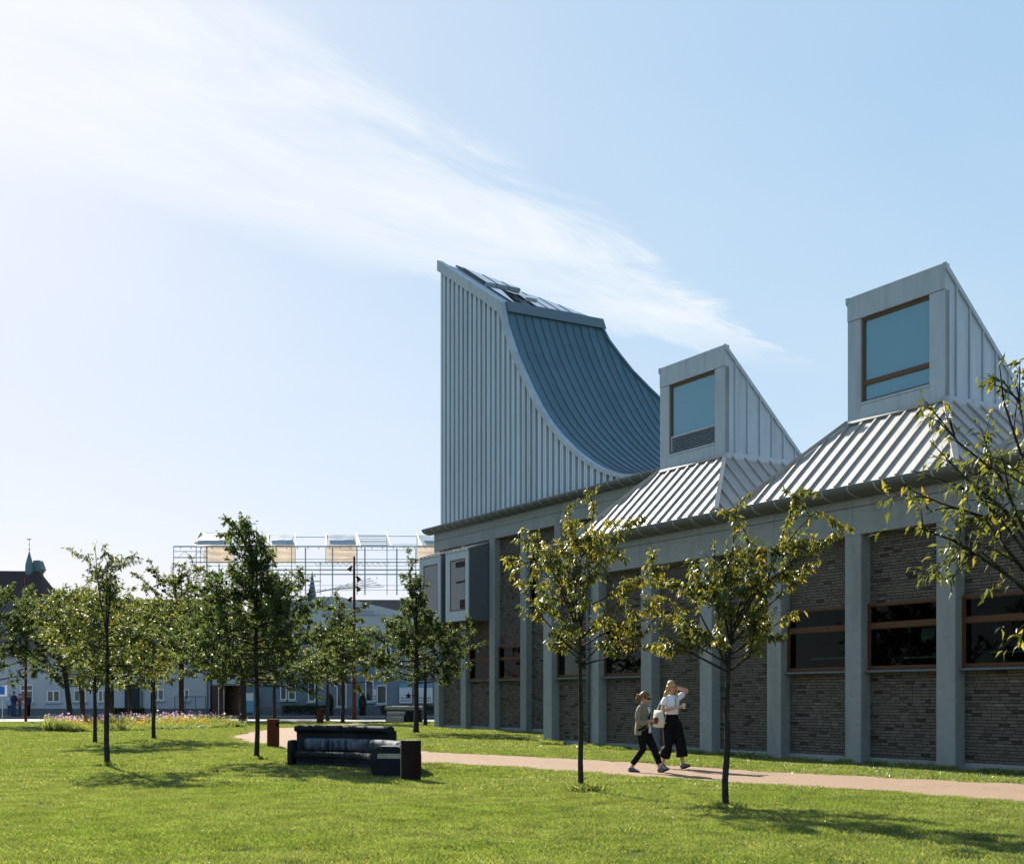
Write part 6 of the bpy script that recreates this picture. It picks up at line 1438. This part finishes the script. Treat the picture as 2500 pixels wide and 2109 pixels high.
def woman_b():
    p = G(1640, 1876)
    e = empty('person', p, math.atan2(-0.84, 0.54), label='tall blonde person in a white shirt and wide black trousers, one arm behind the head', category='person', group='people walking on the path')
    RW, LW = Vector((0.24, -0.02, 1.28)), Vector((-0.10, 0.13, 1.70))
    LE = Vector((0.04, 0.40, 1.62)); RE = Vector((0.0, -0.26, 1.21))
    fa, fb = Vector((0.22, 0.11, 0.10)), Vector((-0.20, -0.09, 0.09))
    b = MB(); tr, q = head(b, (0.03, -0.015, 1.70), 1.05, -0.25, (0.12, 0.22))
    b.tube([(-0.005, 0, 1.48), (0.0, -0.004, 1.56), (0.015, -0.01, 1.64)], [0.062, 0.05, 0.052], 10)
    loft(b, [(0, 0, 0.98, 0.105, 0.16), (0, 0, 1.12, 0.088, 0.13), (0, 0, 1.30, 0.10, 0.15), (0, 0, 1.45, 0.09, 0.16), (0, 0, 1.52, 0.05, 0.09)])
    b.tube([(0, 0.165, 1.47), (0.02, 0.28, 1.54), LE], [0.05, 0.046, 0.038], 10); b.tube([LE, (LE + LW) / 2 + Vector((0, 0, 0.01)), LW], [0.038, 0.036, 0.024], 10)
    b.tube([(0, -0.17, 1.46), (0.0, -0.225, 1.33), RE], [0.05, 0.045, 0.038], 10); b.tube([RE, (RE + RW) / 2, RW], [0.038, 0.034, 0.024], 10)
    hand(b, RW, (0.8, 0.6, 0.1), (0, 0, 1), 1.0, 0.9); hand(b, LW, (-0.2, -1, -0.05), (0, 0, 1), 1.0, 0.5)
    for a, hip, kn in ((fa, (0.0, 0.09, 0.97), (0.16, 0.10, 0.53)), (fb, (0, -0.09, 0.97), (0.02, -0.09, 0.52))):
        b.tube([hip, kn], [0.09, 0.058], 10); b.tube([kn, (Vector(kn) + a) / 2 + Vector((-0.012, 0, 0)), a], [0.058, 0.05, 0.034], 10); b.tube([a, a + Vector((0.06, 0, -0.05))], [0.03, 0.03], 8)
    fuse(b, 'body', SKIN, e, 0.010, 3)
    b = MB(); loft(b, [(0.0, 0, 0.86, 0.14, 0.185), (0, 0, 0.97, 0.135, 0.185), (0, 0, 1.07, 0.115, 0.155), (0, 0, 1.17, 0.10, 0.14)], 24)
    b.tube([(0.01, 0.095, 0.95), (0.08, 0.10, 0.75), (0.155, 0.10, 0.54), (0.18, 0.105, 0.40), (0.20, 0.11, 0.25)], [0.125, 0.118, 0.112, 0.116, 0.125], 16)
    b.tube([(0.0, -0.095, 0.95), (0.01, -0.095, 0.75), (0.02, -0.09, 0.54), (-0.05, -0.09, 0.40), (-0.13, -0.09, 0.25)], [0.125, 0.118, 0.112, 0.114, 0.12], 16)
    fuse(b, 'trousers', CL['trousers'], e, 0.012, 2)
    b = MB(); loft(b, [(0, 0, 1.13, 0.112, 0.152), (0, 0, 1.22, 0.118, 0.158), (0.003, 0, 1.34, 0.125, 0.172), (0, 0, 1.44, 0.112, 0.18), (-0.002, 0, 1.505, 0.08, 0.13), (-0.002, 0, 1.535, 0.06, 0.075)], 24)
    b.tube([(0, 0.13, 1.455), (0.012, 0.22, 1.505), (0.022, 0.285, 1.55)], [0.07, 0.066, 0.064], 12); b.tube([(0, -0.14, 1.455), (0.0, -0.195, 1.39), (0.0, -0.225, 1.315)], [0.07, 0.068, 0.066], 12)
    fuse(b, 'shirt', CL['shirt'], e, 0.011, 2)
    b = MB(); b.bar((0.118, 0.0, 1.30), (0.106, 0.0, 1.47), 0.012, 0.016, (1, 0, 0)); b.build('shirt_placket', CL['navy'], e)
    b = MB(); bb = MB(); bb.ball((0, 0, 0), (0.106, 0.086, 0.106), 16, 12)
    hc = Vector((0.03, -0.015, 1.70)); b.add([hc + q @ ((Vector(v) + Vector((-0.026, 0, 0.03))) * 1.05) for v in bb.v], bb.f)
    b.tube([tr((-0.03, -0.075, 0.03)), tr((-0.03, -0.10, -0.06)), (-0.035, -0.135, 1.56), (-0.02, -0.17, 1.46)], [0.04, 0.045, 0.042, 0.02], 10)
    b.tube([tr((-0.08, 0, 0.0)), tr((-0.10, 0.0, -0.12)), (-0.11, -0.04, 1.50), (-0.12, -0.06, 1.38)], [0.07, 0.075, 0.075, 0.03], 12)
    b.tube([tr((0.0, 0.078, 0.03)), tr((-0.005, 0.085, -0.08)), (0.05, 0.085, 1.53), (0.085, 0.08, 1.45)], [0.03, 0.034, 0.03, 0.012], 10)
    fuse(b, 'hair', HAIR_BL, e, 0.010, 3)
    b = MB()
    for sd in (-1, 1): b.ball(tr((0.078, sd * 0.03, 0.012)), 0.011, 8, 6)
    b.build('eyes', CL['sole'], e); b = MB()
    t = MB(); t.box(0.083, 0.092, -0.022, 0.022, -0.063, -0.054); b.add([tr(v) for v in t.v], t.f); b.build('mouth', mat('lips_b', (0.36, 0.12, 0.1), 0.5), e)
    shoe(e, fa, (1, 0.15), -0.30, CL['shoe'], CL['sole'], 1.05); shoe(e, fb, (1, -0.1), 0.05, CL['shoe'], CL['sole'], 1.05)
    # tote bag on the right hip, strap over the shoulder
    t = empty('tote_bag', e.matrix_basis @ Vector((-0.06, -0.30, 0.86)), e.rotation_euler.z, label='cream canvas tote bag hanging at the hip of the tall blonde person', category='bag')
    b = MB(); loft(b, [(0, 0, 0.0, 0.13, 0.03), (0, 0, 0.02, 0.17, 0.055), (0, 0, 0.14, 0.175, 0.065), (0, 0, 0.28, 0.15, 0.045), (0, 0, 0.36, 0.14, 0.02)], 20); b.build('bag_body', CL['bag'], t, smooth=True)
    b = MB()
    for sx_ in (-0.07, 0.07): b.tube([(sx_, 0, 0.33), (sx_ * 0.8 + 0.03, 0.06, 0.52), (0.05 + sx_ * 0.4, 0.145, 0.655), (0.06, 0.17, 0.66)], 0.012, 6)
    b.build('bag_handle', CL['bag'], t)
    c = empty('drink_cup', e.matrix_basis @ (RW + Vector((0.10, 0.06, 0.0))), label='clear pale drink cup held by the tall blonde person', category='cup')
    b = MB(); b.tube([(0, 0, -0.03), (0, 0, 0.07)], [0.026, 0.034], 14); b.build('cup_body', CL['glass'], c); b = MB(); b.tube([(0, 0, 0.07), (0, 0, 0.08)], [0.036, 0.032], 14); b.build('lid', CL['shirt'], c)
woman_b()

def far_person(x, yb, hgt, rot, top, bot, label, hairm, seed):
    p = G(x, yb); p.z = 0.11 if p.y > 88.6 else 0.0
    e = empty('person', p, rot, label=label, category='person', group='people by the white house'); s = hgt / 1.7; rr = random.Random(seed)
    S = lambda *a: tuple(v * s for v in a)
    b = MB(); tr, q = head(b, S(0.02, 0, 1.58), s, 0, (0, 0)); b.tube([S(0, 0, 1.38), S(0.01, 0, 1.5)], 0.055 * s, 8)
    for sd in (-1, 1):
        el = S(0.03, sd * 0.25, 1.08); wr = S(0.12 if rr.random() < .5 else 0.03, sd * 0.24, 0.86); b.tube([S(0, sd * 0.18, 1.36), el, wr], [0.04 * s, 0.036 * s, 0.026 * s], 8); hand(b, wr, (0.2, 0, -1), (1, 0, 0), s, 0.5)
        b.tube([S(0, sd * 0.09, 0.85), S(0.02, sd * 0.1, 0.46), S(0, sd * 0.1, 0.06)], [0.08 * s, 0.055 * s, 0.036 * s], 8)
    loft(b, [(0, 0, 0.8 * s, 0.09 * s, 0.14 * s), (0, 0, 1.38 * s, 0.08 * s, 0.15 * s)]); fuse(b, 'body', SKIN, e, 0.016, 2)
    b = MB(); loft(b, [(0, 0, 0.82 * s, 0.12 * s, 0.18 * s), (0, 0, 1.0 * s, 0.12 * s, 0.17 * s), (0, 0, 1.25 * s, 0.125 * s, 0.19 * s), (0, 0, 1.40 * s, 0.09 * s, 0.16 * s), (0, 0, 1.44 * s, 0.06 * s, 0.08 * s)])
    for sd in (-1, 1): b.tube([S(0, sd * 0.15, 1.36), S(0.02, sd * 0.245, 1.2), S(0.03, sd * 0.255, 1.0)], [0.065 * s, 0.06 * s, 0.055 * s], 8)
    fuse(b, 'top', top, e, 0.018, 2)
    b = MB(); loft(b, [(0, 0, 0.78 * s, 0.12 * s, 0.17 * s), (0, 0, 0.92 * s, 0.12 * s, 0.165 * s)])
    for sd in (-1, 1): b.tube([S(0, sd * 0.09, 0.85), S(0.02, sd * 0.1, 0.46), S(0, sd * 0.1, 0.07)], [0.10 * s, 0.075 * s, 0.065 * s], 10)
    fuse(b, 'trousers', bot, e, 0.018, 2)
    b = MB(); b.ball(S(-0.005, 0, 1.615), (0.10 * s, 0.085 * s, 0.095 * s), 12, 8); b.build('hair', hairm, e, smooth=True)
    for sd in (-1, 1): shoe(e, S(0, sd * 0.1, 0.09), (1, 0), 0, CL['sole'], CL['sole'], s)
far_person(24, 1751.5, 1.55, -1.2, CL['ltblue'], CL['jeans'], 'far person in light blue at the left of the group by the white house', HAIR_BR, 1)
far_person(34, 1751.8, 1.78, 1.2, CL['navy'], CL['jeans'], 'tall far person in dark clothes by the white house', HAIR_BR, 2)
far_person(48.5, 1751.5, 1.62, -2.6, CL['red'], CL['jeans'], 'far person in a red top left of the rusty lamp pole', HAIR_BR, 3)
far_person(69.5, 1751.5, 1.62, 2.8, CL['navy'], CL['trousers'], 'far person half hidden behind the left rusty lamp pole', HAIR_BR, 4)


r = np.random.default_rng(77); pts = lawn_points(10.8, 26, 1.6, 55); n = len(pts); rad = r.uniform(0.006, 0.011, n); zz = r.uniform(0.035, 0.06, n)
th = np.linspace(0, 2 * np.pi, 7)[:-1]; tl = r.normal(0, 0.35, (n, 2))
V = np.concatenate([np.stack([pts[:, 0], pts[:, 1], zz + 0.003], 1)[:, None], np.stack([pts[:, 0][:, None] + rad[:, None] * np.cos(th), pts[:, 1][:, None] + rad[:, None] * np.sin(th), zz[:, None] + rad[:, None] * (tl[:, :1] * np.cos(th) + tl[:, 1:] * np.sin(th))], 2)], 1).reshape(-1, 3)
FC = (np.arange(n)[:, None, None] * 7 + np.array([(0, i + 1, (i + 1) % 6 + 1) for i in range(6)])[None]).reshape(-1, 3)
link('glints_and_flowers', new_mesh('glints_and_flowers', V, FC.tolist(), mat('glint_white', (0.6, 0.6, 0.5), 0.7, 0.1)), None, kind='stuff', label='tiny white specks for glints and clover flowers dotted through the near lawn', category='flowers')  # white discs painted for glints in the grass as well as small flowers
